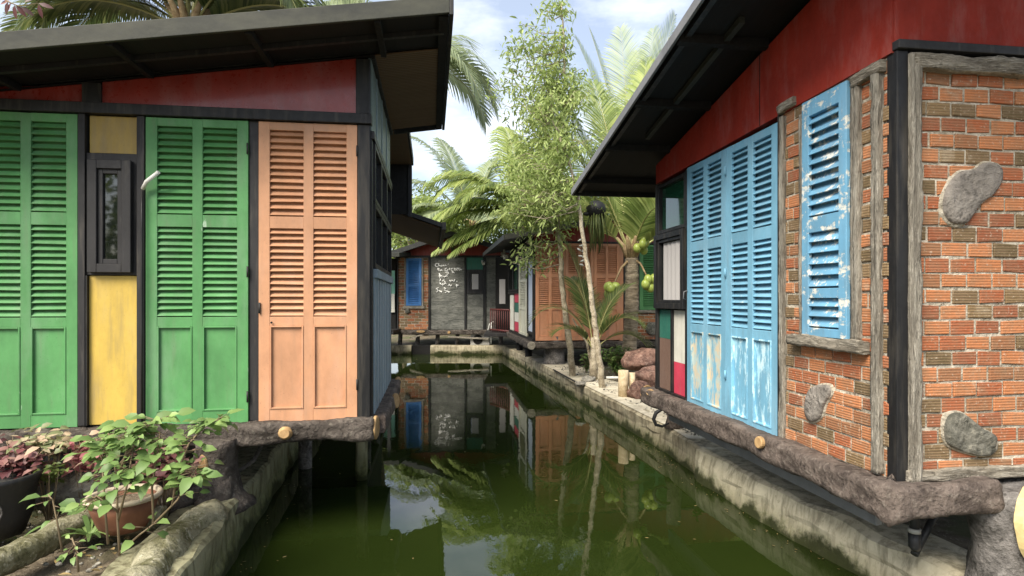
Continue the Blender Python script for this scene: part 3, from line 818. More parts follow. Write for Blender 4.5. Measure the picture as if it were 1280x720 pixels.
# ================================================================== RIGHT HOUSE
RH = Frame(1.934, 3.0)
rh = root('brick_house', (RH.ox, RH.oy, 0), 'near right house of scored brick with peeling sky blue shutters under a dark lean-to roof', 'house', rz=TH)
RL = 3.17; RW = 3.2; RF = .87
def rz_r(y): return 3.01 + .18 * (4.125 - y)
MB().prism([(.04, RF), (RL - .02, RF), (RL - .02, rz_r(RL) - .01), (.04, rz_r(.04) - .01)], 'x', .045, RW).build('wall', M['core'], rh)
WT = 3.045                                       # wall plate height
# canal flank is x=0 facing -x. T_west(y1): u runs towards the camera
def wy(px): return RH.sy(px)
# --- red panel on flank
MB().prism([(0, WT), (RL, WT - .06), (RL, rz_r(RL) - .004), (0, rz_r(0) - .004)], 'x', -.012, .045).build('upper_panel', M['red_flank'], rh)
MB().box(.0, RW, -.012, .045, WT + .055, rz_r(0) - .004).build('upper_panel', M['red_flank'], rh)
MB().box(.82, .828, -.0135, -.011, WT + .056, rz_r(0) - .004).build('board_joint', M['core'], rh)
MB().box(-.0135, -.011, 1.21, 1.218, WT - .02, rz_r(1.22) - .004).build('board_joint', M['core'], rh)
MB().box(-.008, RW, -.045, .04, WT + .008, WT + .053).build('beam', M['char'], rh, .004)
# --- brick part of the flank: from corner post to px 977
y_door0 = wy(977)
yb0, yb1 = .03, y_door0
win0, win1 = wy(1068), wy(1010)                  # window extents in y
wz0, wz1 = RH.sz(1060, 424), RH.sz(1040, 112)
wz1 = min(wz1, WT - .05)
Tw = T_west(yb1, RF)
brick_wall(Tw, yb1 - yb0, WT - RF - .005, rh, hole=(yb1 - win1 - .005, yb1 - win0 + .005, wz0 - RF - .03, 9), n0=-.012, name='brick_wall')
# door edge post, trims (carved logs)
def vlog(x, y, z0, z1, r, parent, mat, flat=None, amp=.14):
    n = int((z1 - z0) / .022); pts = [(x, y + .006 * noise.noise(Vector((x, y * 5, i * .09))), z0 + (z1 - z0) * i / n) for i in range(n + 1)]
    return MB().tube(pts, r, 24, amp * 1.6, 9, sq=.74, ridge=(22, 22, 5)).build('carved_trim', mat, parent)
vlog(-.008, yb1 - .03, RF, WT - .04, .028, rh, M['trim'])
vlog(-.008, wy(1007) + .01, wz0, WT - .09, .026, rh, M['trim'])
vlog(-.008, win0 - .035, wz0, WT - .06, .033, rh, M['trim'])
vlog(-.008, .095, RF + .02, WT - .03, .034, rh, M['trim'])
def hlog(p, q, r, mat, nm='carved_trim', amp=.16, seg=14):
    p, q = Vector(p), Vector(q); n = max(6, int((q - p).length / .022))
    pts = [p.lerp(q, i / n) + Vector((0, 0, .007 * noise.noise(Vector((i * .12, 3, p.z * 3))))) for i in range(n + 1)]
    al = abs((q - p).x) > abs((q - p).y)
    return MB().tube(pts, [r * (1 + .10 * noise.noise(Vector((i * .15, 1, 1)))) for i in range(n + 1)], 24, amp * 1.6, 9, sq=.76, ridge=(6, 22, 22) if al else (22, 6, 22)).build(nm, mat, rh)
hlog((-.012, win1 + .10, wz1 + .07), (-.012, yb1 - .01, wz1 + .05), .034, M['trimh']) 
hlog((-.012, .05, WT - .045), (-.012, win0 - .015, WT - .06), .038, M['trimh'])
hlog((-.03, win0 - .12, wz0 - .035), (-.03, win1 + .12, wz0 - .025), .045, M['trimh'], 'window_sill', .2)
# blue peeling window shutter: one column of louvres
wh = WT - .02 - wz0
sb = shutter(T_west(win1 - .005, wz0 + .002), win1 - win0 - .01, wh - .02, M['blue_flake'], rh, cols=1, name='window_shutter', secs=((.07, .50, 10), (.565, .80, 5), (.84, .965, 3)), panel=None, n0=.020, label='narrow flaking blue window shutter')
# --- stones set in the wall
def slab(T, outline, n0, th, mat, parent, nm='set_stone', amp=.006):
    """rounded stone from an outline with a domed rough face"""
    cx = sum(p[0] for p in outline) / len(outline); cy = sum(p[1] for p in outline) / len(outline)
    # smooth the outline
    o = []
    m = len(outline)
    for i in range(m):
        a, b, c, d = outline[i-1], outline[i], outline[(i+1) % m], outline[(i+2) % m]
        for t in (0, .25, .5, .75):
            f = lambda k: .5 * ((2*b[k]) + (-a[k]+c[k])*t + (2*a[k]-5*b[k]+4*c[k]-d[k])*t*t + (-a[k]+3*b[k]-3*c[k]+d[k])*t**3)
            o.append((f(0), f(1)))
    m = len(o); mb = MB(); vs = []
    for (k, h) in ((1, 0), (1.0, .7), (.9, .93), (.7, 1), (.45, 1), (.2, 1.0)):
        for (u, v) in o:
            uu, vv = cx + (u - cx) * k, cy + (v - cy) * k
            e = amp * (noise.noise(Vector((uu * 14, vv * 14, 3))) + .6 * noise.noise(Vector((uu * 37, vv * 37, 8)))) if h > .5 else 0
            vs.append(T(uu, vv, n0 + th * h + e))
    fs = [(j*m+i, j*m+(i+1) % m, (j+1)*m+(i+1) % m, (j+1)*m+i) for j in range(5) for i in range(m)]
    vs.append(T(cx, cy, n0 + th)); fs += [(5*m+i, 5*m+(i+1) % m, len(vs)-1) for i in range(m)]
    mb.add(vs, fs, .5, True)
    o_ = mb.build(nm, mat, parent)
    bed = MB(); vs = []
    for (k, h) in ((1.09, -.2), (1.065, .3), (.98, .4)):
        for (u, v) in o:
            q = 1 + .05 * noise.noise(Vector((u * 16, v * 16, 1)))
            vs.append(T(cx + (u - cx) * k * q, cy + (v - cy) * k * q, n0 + th * h))
    bed.add(vs, [(j*m+i, j*m+(i+1) % m, (j+1)*m+(i+1) % m, (j+1)*m+i) for j in range(2) for i in range(m)], .5, True)
    bed.build('mortar_bed', M['mortar'], o_)
    return o_
def opx(pts, front=True):
    out_ = []
    for px, py in pts:
        if front: out_.append((RH.fx(px), RH.fz(px, py)))
        else: out_.append((-RH.sy(px), RH.sz(px, py)))
    return out_
slab(T_west(0, 0), opx([(1010, 500), (1016, 486), (1028, 481), (1039, 482), (1041, 492), (1034, 505), (1028, 522), (1017, 527), (1009, 518)], False), 0, .03, M['stone'], rh)
# --- blue double doors
dz1 = WT - .075; dh = dz1 - RF + .06
ym = wy(911.5); ye = wy(862)
Tl = T_west(ye, RF - .06)
o1 = shutter(T_west(ye - .003, RF - .05), ye - ym - .006, dh, M['blue'], rh, M['blue_beige'], label='far leaf of the blue double door, bare beige patches on its lower panels')
o2 = shutter(T_west(ym - .002, RF - .05), ym - y_door0 - .004, dh, M['blue'], rh, M['blue_low'], label='near leaf of the blue double door, lower panels streaked white')
for z in (1.2, 2.0, 2.8):
    MB().tube([(-.034, ym, z - .035), (-.034, ym, z + .035)], .008, 8).build('hinge', M['blue'], o2)
MB().tube([(-.03, ye - .02, 1.87), (-.06, ye - .015, 1.86), (-.065, ye - .01, 1.80), (-.04, ye - .005, 1.79)], .005, 6).build('hook', M['iron'], o1)
MB().box(-.03, .045, y_door0 - .012, y_door0 + .0, RF, WT - .02).build('post', M['black'], rh)
# --- coloured window bay at far end: px 823..860
yA, yB = ye + .004, RL
Tb = T_west(yB, 0)
W_ = yB - yA
for a, b in ((0, .06), (W_ - .05, W_)):
    MB().tbox(Tb, a, b, RF - .02, WT - .075, -.045, .022).build('post', M['black'], rh, .003)
zg0 = RH.sz(840, 289); zg1 = WT - .09
window(Tb, .062, W_ - .052, zg0, zg1, .035, rh, M['black'], M['glass_green'], n0=-.03, n1=.018, inner=False)
zc0, zc1 = RH.sz(840, 386), zg0 - .012
window(Tb, .04, W_ - .03, zc0, zc1, .055, rh, M['black'], M['glass'], n0=-.01, n1=.055, curtain=M['curtain'])
um = W_ * .52
MB().tbox(Tb, um - .018, um + .018, RF, zc0 - .004, -.045, .018).build('post', M['black'], rh, .002)
zl = RF + .02
zz = zc0 - .012
def cpanel(u0, u1, z0, z1, m, nm): MB().tbox(Tb, u0, u1, z0, z1, -.045, -.004).build(nm, m, rh)
cpanel(.062, um - .02, zz - (zz - zl) * .36, zz, M['teal'], 'teal_panel'); cpanel(.062, um - .02, zl, zz - (zz - zl) * .36 - .002, M['brownp'], 'brown_panel')
cpanel(um + .02, W_ - .052, zz - (zz - zl) * .62, zz, M['white'], 'white_panel'); cpanel(um + .02, W_ - .052, zl, zz - (zz - zl) * .62 - .002, M['pink'], 'crimson_panel')
MB().tbox(Tb, .0, W_, RF - .03, zl - .002, -.045, .026).build('sill', M['black'], rh, .003)
# --- front face (y=0 plane, facing camera)
Tf = T_front(.13, RF + .0)
x_b0 = RH.fx(1144)
brick_wall(T_front(x_b0, RF + .02), RW - x_b0, WT - RF - .1, rh, n0=-.012, name='brick_wall')
MB().box(.0, RH.fx(1131), -.022, .045, RF, WT + .005).build('corner_post', M['black'], rh, .003)
vlog(RH.fx(1138), -.012, RF, WT - .01, .040, rh, M['trim'])
hlog((RH.fx(1136), -.008, WT - .05), (RW, -.008, WT - .05), .052, M['trimh'])
hlog((RH.fx(1128), -.012, RF + .035), (RW, -.012, RF + .045), .034, M['trimh'], amp=.25)
slab(T_front(0, 0), opx([(1176, 262), (1180, 236), (1196, 216), (1214, 213), (1228, 204), (1246, 209), (1249, 226), (1238, 243), (1222, 256), (1204, 279), (1186, 278)]), 0, .028, M['stone'], rh, amp=.010)
slab(T_front(0, 0), opx([(1178, 534), (1184, 518), (1200, 516), (1220, 532), (1241, 545), (1240, 563), (1222, 569), (1196, 562), (1181, 553)]), 0, .028, M['stone_dark'], rh, amp=.014)
# --- roof
ex = -.665
roof_r = corr_roof(RH, ex, RW + .4, -1.3, 4.10, lambda x, y: rz_r(y) + .07, rh, 'y', th=.02, wave=.014, pitch=.12)
fb = MB(); fb.hexa([(ex-.02,-1.3,rz_r(-1.3)),(ex,-1.3,rz_r(-1.3)),(ex,4.12,rz_r(4.12)),(ex-.02,4.12,rz_r(4.12)),(ex-.02,-1.3,rz_r(-1.3)+.075),(ex,-1.3,rz_r(-1.3)+.075),(ex,4.12,rz_r(4.12)+.075),(ex-.02,4.12,rz_r(4.12)+.075)])
fb.build('fascia', M['iron'], rh, .003)
MB().box(ex, RW + .4, 4.10, 4.125, rz_r(4.12), rz_r(4.12) + .09).build('fascia', M['fascia_dark'], rh, .003)
def sofr(x0, x1, y0, y1, dz, m, t=.012):
    o = MB(); o.hexa([(x0,y0,rz_r(y0)+dz),(x1,y0,rz_r(y0)+dz),(x1,y1,rz_r(y1)+dz),(x0,y1,rz_r(y1)+dz),(x0,y0,rz_r(y0)+dz+t),(x1,y0,rz_r(y0)+dz+t),(x1,y1,rz_r(y1)+dz+t),(x0,y1,rz_r(y1)+dz+t)])
    return o
sofr(ex + .01, RW + .3, -1.28, 4.09, .045, M['soffit_dark']).build('soffit', M['soffit_dark'], rh)
for y in (-.6, .25, 1.1, 1.95, 2.8, 3.65):
    sofr(ex + .01, -.01 if y < 3.2 else 2.5, y, y + .045, -.02, None, .062).build('rafter', M['core'], rh)
sofr(-.62, -.58, -1.2, 4.05, .012, None, .03).build('purlin', M['char'], rh)
sofr(-.34, -.30, .9, 2.6, .0, None, .042).build('batten', M['fascia'], rh)
# --- floor, log sill
MB().box(.06, RW, .05, RL - .03, RF - .12, RF).build('floor', M['core'], rh)
LZ = RF - .075
la = logbeam('log_sill', M['log_near'], [(-.06, RL + .12, LZ - .01), (-.055, 2.4, LZ - .005), (-.05, 1.2, LZ), (-.055, .4, LZ), (-.055, -.045, LZ), (.2, -.05, LZ + .005), (RH.fx(1248, -.1), -.05, LZ + .015)], .10, rh, amp=.2, freq=5, seg=24)
MB().disc((-.06, RL + .13, LZ), (-.4, 1, 0), .085, .085).build('cut_end', M['cut'], la)
MB().disc((-.12, RL - .12, LZ + .05), (-1, -.4, .5), .05, .035).build('cut_end', M['cut'], la)
MB().disc((-.152, wy(978) + .02, RH.sz(977, 565, -.15)), (-1, -.1, .05), .040, .040, .014).build('cut_end', M['cut'], la)
MB().box(.08, .12, .22, RL - .1, RF - .31, RF - .16).build('channel_beam', M['pvc'], rh, .004)

# stump & yellow cut at right
sp_ = RH.fx(1262, -.02); wp = Vector((RH.ox + sp_ * EX + .0 * DX, RH.oy + sp_ * EY, 0))
rs = root('stump_post', (wp.x, wp.y, .30), 'grey carved stump post at the lower right corner with a large yellow cut face', 'post')
def R2(v): return Vector(v) - rs.location
bx, by = wp.x, wp.y
MB().tube([R2((bx - .04 + .05 * (1 - f), by - .02, .22 + .62 * f)) for f in (0, .12, .3, .5, .7, .85, 1)], [.24, .19, .165, .16, .165, .17, .13], 22, .16, 6).build('trunk', M['stump_grey'], rs)
MB().disc(R2(at(1300, 660, by - .19)), (.25, -1, .12), .12, .20, .03, 40, amp=.12).build('cut_face', M['cut_yellow'], rs)
# pipes under the right house
dp = root('drain_pipe', at(1143, 690, 3.25), 'black drain pipe with a pale joint hanging under the brick house corner', 'pipe')
def R3(v): return Vector(v) - dp.location
x_, y_ = at(1143, 690, 3.25)[0:2]
MB().tube([R3((x_, y_, .80)), R3((x_, y_, .50))], .024, 14).build('pipe', M['pvc_black'], dp)
MB().tube([R3((x_, y_, .54)), R3((x_, y_, .515))], .031, 14).build('joint', M['ac'], dp)
MB().tube([R3((x_, y_, .515)), R3((x_, y_, .44)), R3((x_ + .01, y_, .42))], [.031, .030, .022], 14).build('end_cap', M['pvc_black'], dp)
MB().tube([R3((x_ + .02, y_ + .03, .38)), R3((x_ + .28, y_ + .16, .66))], .02, 12).build('brace', M['pvc_black'], dp)
MB().tube([R3((x_, y_, .72)), R3((x_ + .5, y_ + .07, .66))], .028, 12).build('branch', M['pvc'], dp)
# stump on the canal wall beyond the house, and a curled root
s2 = at(843, 537, 6.86)
thing(MB().tube([(s2.x, s2.y, .30), (s2.x, s2.y, .42), (s2.x - .02, s2.y - .03, .8)], [.12, .085, .08], 16, .1, 6), 'stump_post', M['log_near'], 'short round stump on the canal wall beneath the far tip of the brick house log', 'post')
cr_ = [at(px, py, 6.75) for px, py in ((838, 512), (828, 511), (820, 516), (817, 524), (820, 531), (828, 533), (836, 529))]
thing(MB().tube(cr_, [.014, .02, .022, .022, .02, .016, .01], 10, .1, 6), 'rubber_hose', M['rubber'], 'black curled hose end lying beside the short round stump', 'hose')
# ferns by wall gap
def sprig(name, base, label, cat, mat, n=60, R=.2, H=.22, ln=.07, wd=.03, stems=6, seed=1, up=.6, parent=None):
    rnd = random.Random(seed); r_ = root(name, base, label, cat) if parent is None else parent
    stm, lf = MB(), MB()
    for k in range(stems):
        a = rnd.uniform(0, 6.28); rr_ = R * rnd.uniform(.2, 1); h = H * rnd.uniform(.6, 1.05)
        tip = Vector((math.cos(a) * rr_, math.sin(a) * rr_, h)); mid_ = Vector((tip.x * .35, tip.y * .35, h * .55))
        pts = [Vector((0, 0, 0)) + Vector((math.cos(a), math.sin(a), 0)) * .01, mid_, tip]
        stm.tube(pts, [.006, .004, .002], 5)
        for i in range(max(2, n // stems)):
            f = rnd.uniform(.25, 1); p_ = pts[0].lerp(mid_, f * 2) if f < .5 else mid_.lerp(tip, f * 2 - 1)
            b = rnd.uniform(0, 6.28); d = Vector((math.cos(b), math.sin(b), rnd.uniform(-.3, up)))
            lf.leaf(p_, d, Vector((rnd.uniform(-.4, .4), rnd.uniform(-.4, .4), 1)), ln * rnd.uniform(.6, 1.2), wd * rnd.uniform(.8, 1.2), rnd.random())
    stm.build('stems', M['twig'], r_); lf.build('leaves', mat, r_)
    return r_
sprig('fern', at(878, 545, 6.3) + Vector((0, 0, 0)), 'small dark green fern in the gap below the blue doors', 'plant', M['leaf_mid'], 90, .16, .18, .07, .03, 9, 5)

# ================================================================== ORANGE HOUSE (mid distance right)
OH = Frame(.503, 13.3)
oh = root('orange_house', (OH.ox, OH.oy, 0), 'mid-distance house with terracotta louvred doors behind the slender trees', 'house', rz=TH)
OF, OT = .85, 3.045
XW = OH.fx(774)
def rz_o(x): return 3.10 + .185 * (x + .75)
MB().prism([(.03, OF), (5.4, OF), (5.4, 3.9), (.03, 3.2)], 'y', .04, 4.2).build('wall', M['core'], oh)
ob_ = [668.5, 708, 747, 774]
xs = [.02, OH.fx(706), OH.fx(742), OH.fx(774.5)]
for a, b in zip(xs, xs[1:]):
    shutter(T_front(a + .005, OF), b - a - .01, OT - OF, M['orange2'], oh)
MB().box(XW, XW + .09, -.03, .04, OF - .02, OT).build('post', M['orange2'], oh, .003)
MB().prism([(0, OT + .05), (5.4, OT + .05), (5.4, rz_o(5.4)), (0, rz_o(0) - .01)], 'y', -.01, .04).build('upper_panel', M['red_matt'], oh)
MB().box(0, 5.4, -.03, .04, OT + .002, OT + .048).build('beam', M['black'], oh, .003)
# brick part with a green shutter
xg = XW + .10; x_s0 = OH.fx(799)
brick_wall(T_front(xg + .12, OF), 2.6, 1.0 * (OH.fz(800, 392) - OF), oh, n0=-.01, name='brick_wall', L_=.2)
zq = OH.fz(800, 391)
MB().box(xg, 5.4, -.05, .04, zq, zq + .06).build('rail', M['trimh'], oh, .004)
brick_wall(T_front(xg + .02, zq + .065), x_s0 - xg - .08, OT - zq - .08, oh, n0=-.01, name='brick_wall', L_=.16)
MB().box(xg - .005, xg + .09, -.04, .04, OF, OT - .004).build('post', M['char'], oh, .004)
MB().box(x_s0 - .06, x_s0 - .004, -.04, .04, zq + .064, OT - .004).build('post', M['char'], oh, .004)
shutter(T_front(x_s0, zq + .068), .80, OT - zq - .08, M['green'], oh, name='window_shutter', secs=((.03, .49, 13), (.53, .96, 13)), panel=None, label='green window shutter in the brick part')
MB().ball((OH.fx(815), -.03, OH.fz(815, 411)), .17, .05, .15, 14, .2).build('set_stone', M['stone_dark'], oh)
# canal flank: x=0 plane facing -x
def oy(px): return OH.sy(px)
ya, yb_, yc, yd, ye_ = 0, oy(660), oy(649.5), oy(637), 4.2
To = T_west(yb_, 0)
window(To, .01, yb_ - .06, OF + .12, OT - .3, .06, oh, M['black'], M['curtain_blue'], n0=-.01, n1=.03, inner=False)
MB().box(-.03, .04, 0.0, .10, OF, OT).build('post', M['black'], oh)
shutter(T_west(yc, OF), yc - yb_ - .04, OT - OF, M['cream'], oh, cols=1, name='shutter_door', secs=((.03, .35, 16), (.38, .66, 14)), panel=(.69, .96))
window(T_west(yd, 0), .02, (yd - yc) * .5, 2.0, OT - .25, .05, oh, M['black'], M['glass'], inner=False)
window(T_west(yd, 0), (yd - yc) * .5 + .02, (yd - yc) - .02, 2.0, OT - .25, .05, oh, M['black'], M['glass_green'], inner=False)
MB().box(-.05, .03, yc + .0, yd, 1.93, 1.99).build('rail', M['black'], oh)
w2 = (yd - yc)
MB().tbox(T_west(yd, 0), .15, w2 * .42, OF + .05, 1.9, -.02, .006).build('white_panel', M['white'], oh)
for k, m in enumerate(('pink', 'white', 'teal', 'pink')):
    z0 = OF + .06 + k * .26
    MB().tbox(T_west(yd, 0), w2 * .55, w2 * .92, z0, z0 + .25, -.02, .006).build('coloured_panel', M[m], oh)
MB().box(-.05, .03, 0, 4.2, OF - .03, OF + .04).build('sill', M['black'], oh)
MB().box(.0, .04, yd, 4.2, OF, OT).build('flank_wall', M['black'], oh)
MB().box(-.03, .04, 0, 4.2, OT - .24, OT + .06).build('beam', M['black'], oh)
# roof
ro = MB(); X0, X1, Y0, Y1 = -.75, 5.8, -.62, 4.6
ro.hexa([(X0,Y0,rz_o(X0)),(X1,Y0,rz_o(X1)),(X1,Y1,rz_o(X1)),(X0,Y1,rz_o(X0)),(X0,Y0,rz_o(X0)+.05),(X1,Y0,rz_o(X1)+.05),(X1,Y1,rz_o(X1)+.05),(X0,Y1,rz_o(X0)+.05)])
ro.build('roof', M['fascia_dark'], oh, .004)
fb = MB(); sloped_board(fb, (X0, Y0, rz_o(X0) - .05), (X1, Y0, rz_o(X1) - .05), .11, -.02, (0, 1, 0)); fb.build('fascia', M['fascia'], oh)
fb = MB(); fb.box(X0 - .02, X0, Y0, Y1, rz_o(X0) - .05, rz_o(X0) + .06); fb.build('fascia', M['fascia_dark'], oh)
ol = logbeam('log_sill', M['log'], [(-.02, 4.3, OF - .1), (-.06, 2, OF - .1), (-.09, -.12, OF - .1)], .10, oh, amp=.18)
MB().disc((-.09, -.14, OF - .1), (-.3, -1, 0), .09, .09).build('cut_end', M['trimh'], ol)
logbeam('log_sill', M['log'], [(-.05, -.06, OF - .1), (1.2, -.06, OF - .1), (2.4, -.06, OF - .09), (4, -.06, OF - .09)], .09, oh, amp=.18)
MB().box(0, 5, .1, 4.2, OF - .2, OF).build('floor', M['core'], oh)
q = atz(693, 456, .29)
thing(MB().tube([(q.x, q.y + .1, .2), (q.x, q.y + .1, .4), (q.x + .0, q.y + .1, .62), (q.x, q.y + .1, .95)], [.27, .24, .23, .235], 18, .1, 4), 'stump_post', M['stump_grey'], 'thick grey tree stump on the canal wall holding up the orange house', 'post')
for k, (x, y) in enumerate(((.2, 2.0), (.25, 3.9))):
    wv = Vector((OH.ox + x * EX + y * DX, OH.oy + x * EY + y * DY, 0))
    thing(MB().tube([(wv.x, wv.y, -.3), (wv.x, wv.y, .78)], .09, 12, .1, 5), 'timber_pile', M['core'], ['nearer dark pile under the canal side of the orange house', 'farther dark pile under the canal side of the orange house'][k], 'pile')

# ================================================================== FAR HOUSE
FH = Frame(at(495, 0, 19.25).x, 19.25)
fh = root('grey_house', (FH.ox, FH.oy, 0), 'far house closing the canal, grey boards with white handwriting and a royal blue shutter', 'house', rz=0)
# this house faces straight down the canal; use plain coordinates
Yh = 19.25
def hx(px): return (px - 495) / F * Yh
def hz(py): return CAMZ - (py - HY) / F * Yh
z0, zt_ = hz(412), hz(322)
MB().box(.0, hx(668), .05, 3, z0, zt_ + .2).build('wall', M['core'], fh)
bw = brick_wall(T_front(hx(497), z0), hx(536) - hx(497), zt_ - z0, fh, n0=-.01, L_=.24, H_=.09, hole=(hx(506) - hx(497), hx(529) - hx(497), hz(383) - z0, 9))
shutter(T_front(hx(508), hz(382)), hx(527) - hx(508), hz(323) - hz(382), M['royal'], fh, cols=1, name='window_shutter', secs=((.05, .55, 13), (.60, .95, 9)), panel=None, n0=.03)
for a, b in ((505.5, 508), (527, 529.5)):
    MB().box(hx(a), hx(b), -.045, .04, hz(384), zt_).build('carved_trim', M['trim'], fh, .01)
MB().box(hx(504), hx(531), -.06, .04, hz(386), hz(382.3)).build('window_sill', M['trimh'], fh, .01)
MB().ball((hx(509.5), -.03, hz(389)), .09, .05, .08, 12, .15).build('set_stone', M['stone_dark'], fh)
for a, b in ((495, 498), (535.5, 538.5), (580.5, 583), (603.8, 607.5), (625, 628)):
    MB().box(hx(a), hx(b), -.05, .05, z0 - .02, zt_).build('post', M['char'] if a < 530 else M['black'], fh, .006)
pb1 = MB().box(hx(538.5), hx(580.5), -.015, .05, z0, zt_).build('grey_board', M['grey_board'], fh)
MB().box(hx(607.5), hx(625), -.015, .05, z0, zt_).build('grey_board', M['grey_board'], fh)
MB().box(hx(583), hx(603.8), -.012, .05, z0, hz(367)).build('grey_board', M['grey_board'], fh)
MB().box(hx(583), hx(603.8), -.012, .05, hz(337), zt_).build('green_pane', M['mint'] if False else M['teal'], fh)
window(T_front(hx(583.5), 0), 0, hx(603.5) - hx(583.5), hz(367), hz(337), .09, fh, M['char'], M['glass'], n0=0, n1=.05, curtain=M['curtain'])
MB().box(0, hx(668), -.03, .05, zt_ + .002, zt_ + .07).build('beam', M['black'], fh)
# handwriting in white chalk paint on the grey board: cursive strokes in rows as in the photo
wr = MB(); rr = random.Random(11)
def stroke(pts, wdt=.017):
    P = [(hx(530 + x / 10.29), -.022, hz(315 + y / 10.29)) for x, y in pts]
    wr.tube(P, wdt, 5)
ST = [
 [(178,150),(155,150),(145,170),(158,190),(185,185)], [(190,145),(188,185),(200,170),(210,188)], [(215,178),(228,170),(220,186),(236,184)], [(242,170),(245,186),(255,168),(262,186)], [(268,184),(278,168),(292,182)], [(310,155),(318,160)],
 [(180,205),(192,250)], [(175,225),(200,215)], [(205,228),(210,248),(222,228),(240,246)], [(300,208),(275,212),(270,240),(300,244),(304,222)], [(330,205),(325,240)], [(376,210),(350,215),(350,240),(378,240)], [(395,205),(392,240)], [(415,205),(410,245),(425,228),(438,242)], [(445,225),(460,238),(475,225),(490,235)], [(425,210),(470,212)],
 [(275,262),(310,258),(322,280),(290,285),(318,300)], [(360,255),(385,262),(395,275)],
 [(195,275),(215,300),(190,310)], [(200,320),(235,300),(228,325),(245,318)], [(255,310),(268,325),(285,308),(310,318)], [(205,285),(205,345)],
 [(205,380),(215,345)], [(235,378),(258,358),(262,385),(280,378)], [(330,360),(345,382),(360,362),(385,380)], [(400,350),(385,385)], [(425,372),(428,388)],
 [(205,395),(225,425),(245,400),(240,440)], [(255,425),(275,395),(290,420)], [(315,440),(322,415),(345,440),(362,420)], [(420,415),(425,465)], [(410,425),(455,432)],
 [(190,462),(160,470),(185,495),(162,520)], [(200,495),(225,520),(232,500)], [(258,462),(285,470),(262,490),(300,500),(275,528)], [(305,500),(318,522),(338,508)],
]
for s_ in ST: stroke(s_)
wo = wr.build('handwriting', M['chalk'], pb1)
# gable and roof
pk = hx(566); zp = hz(295)
gl, gr_ = hx(497), hx(640)
MB().add([(0, -.02, zt_ + .072), (gr_, -.02, zt_ + .072), (gr_, -.02, hz(317)), (pk, -.02, zp - .03), (0, -.02, hz(318)),
          (0, .05, zt_ + .072), (gr_, .05, zt_ + .072), (gr_, .05, hz(317)), (pk, .05, zp - .03), (0, .05, hz(318))],
         [(0,1,2,3,4), (9,8,7,6,5), (0,5,6,1), (1,6,7,2), (2,7,8,3), (3,8,9,4), (4,9,5,0)]).build('gable_panel', M['red_matt'], fh)
MB().box(pk - .05, pk + .05, -.04, -.02, zt_ + .07, zp - .03).build('post', M['black'], fh)
ov = -.6
for (xa2, za2, xb2, zb2) in ((hx(488), hz(321), pk, zp), (pk, zp, hx(655), hz(322))):
    MB().hexa([(xa2,ov,za2),(xb2,ov,zb2),(xb2,3.2,zb2),(xa2,3.2,za2),(xa2,ov,za2+.07),(xb2,ov,zb2+.07),(xb2,3.2,zb2+.07),(xa2,3.2,za2+.07)]).build('roof', M['iron'], fh, .004)
    f_ = MB(); sloped_board(f_, (xa2, ov - .001, za2 - .06), (xb2, ov - .001, zb2 - .06), .15, -.03, (0, 1, 0)); f_.build('fascia', M['fascia_dark'], fh)
flg = logbeam('log_sill', M['log'], [(hx(488), -.1, z0 - .08), (hx(540), -.1, z0 - .09), (hx(612), -.1, z0 - .07)], .085, fh, amp=.2)
MB().disc((hx(562), -.19, z0 - .08), (0, -1, 0), .05, .045).build('cut_end', M['cut'], flg)
MB().disc((hx(527), -.19, z0 - .05), (0, -1, 0), .14, .04).build('cut_end', M['cut'], flg)
MB().box(0, hx(668), 0, 3, z0 - .16, z0).build('floor', M['core'], fh)
for px in (498, 520, 545, 570, 600, 625):
    MB().tube([(hx(px), .2, .15), (hx(px) + .04, .2, z0 - .1)], .07, 10, .1, 6).build('pile', M['stump_grey'], fh)
# junk under the far house
rr = random.Random(3)
for k, (px, py, l, an, lab) in enumerate(((520, 418, .9, .1, 'weathered plank lying under the blue shuttered end of the far house'), (560, 422, 1.3, -.05, 'long plank lying under the handwriting on the far house'), (512, 424, .7, .3, 'short tilted plank nearest the culvert gap under the far house'))):
    p_ = at(px, py, 19.1); p_.z = max(p_.z, .36)
    thing(MB().hexa([p_ + Vector((a, b, c + a * an)) for c in (0, .05) for a, b in ((0, 0), (l, 0), (l, .15), (0, .15))]), 'plank', M['trimh'], lab, 'plank')
# AC outdoor unit
ac = root('air_conditioner', at(600, 431, 19.22), 'grey outdoor air conditioner unit with a round fan grille under the far house', 'air conditioner')
ac.location.z = .285
W2, H2 = .62, .36
MB().box(-W2/2, W2/2, 0, .26, 0.0, H2).build('casing', M['ac'], ac, .015)
a_ = MB(); 
for r_ in (.155, .12, .085, .05): a_.tube([(-.07 + r_*math.cos(t*math.pi/8), -.012, H2/2 + r_*math.sin(t*math.pi/8)) for t in range(17)], .006, 5)
a_.build('fan_grille', M['char'], ac)
MB().disc((-.07, -.004, H2/2), (0, -1, 0), .15, .15, .006).build('fan_recess', M['core'], ac)
# white drain pipe by AC
thing(MB().tube([at(609, 418, 19.0), at(612, 405, 19.0), at(617, 402, 19.0), at(612, 404, 19.0)][:3] , .018, 8), 'drain_pipe', M['tube_white'], 'short bent white pipe beside the dark red railing', 'pipe')
thing(MB().tube([at(614, 403, 18.9), at(614, 430, 18.9)], .018, 8), 'drain_pipe', M['tube_white'], 'thin straight white pipe dropping to the wall right of the air conditioner', 'pipe')
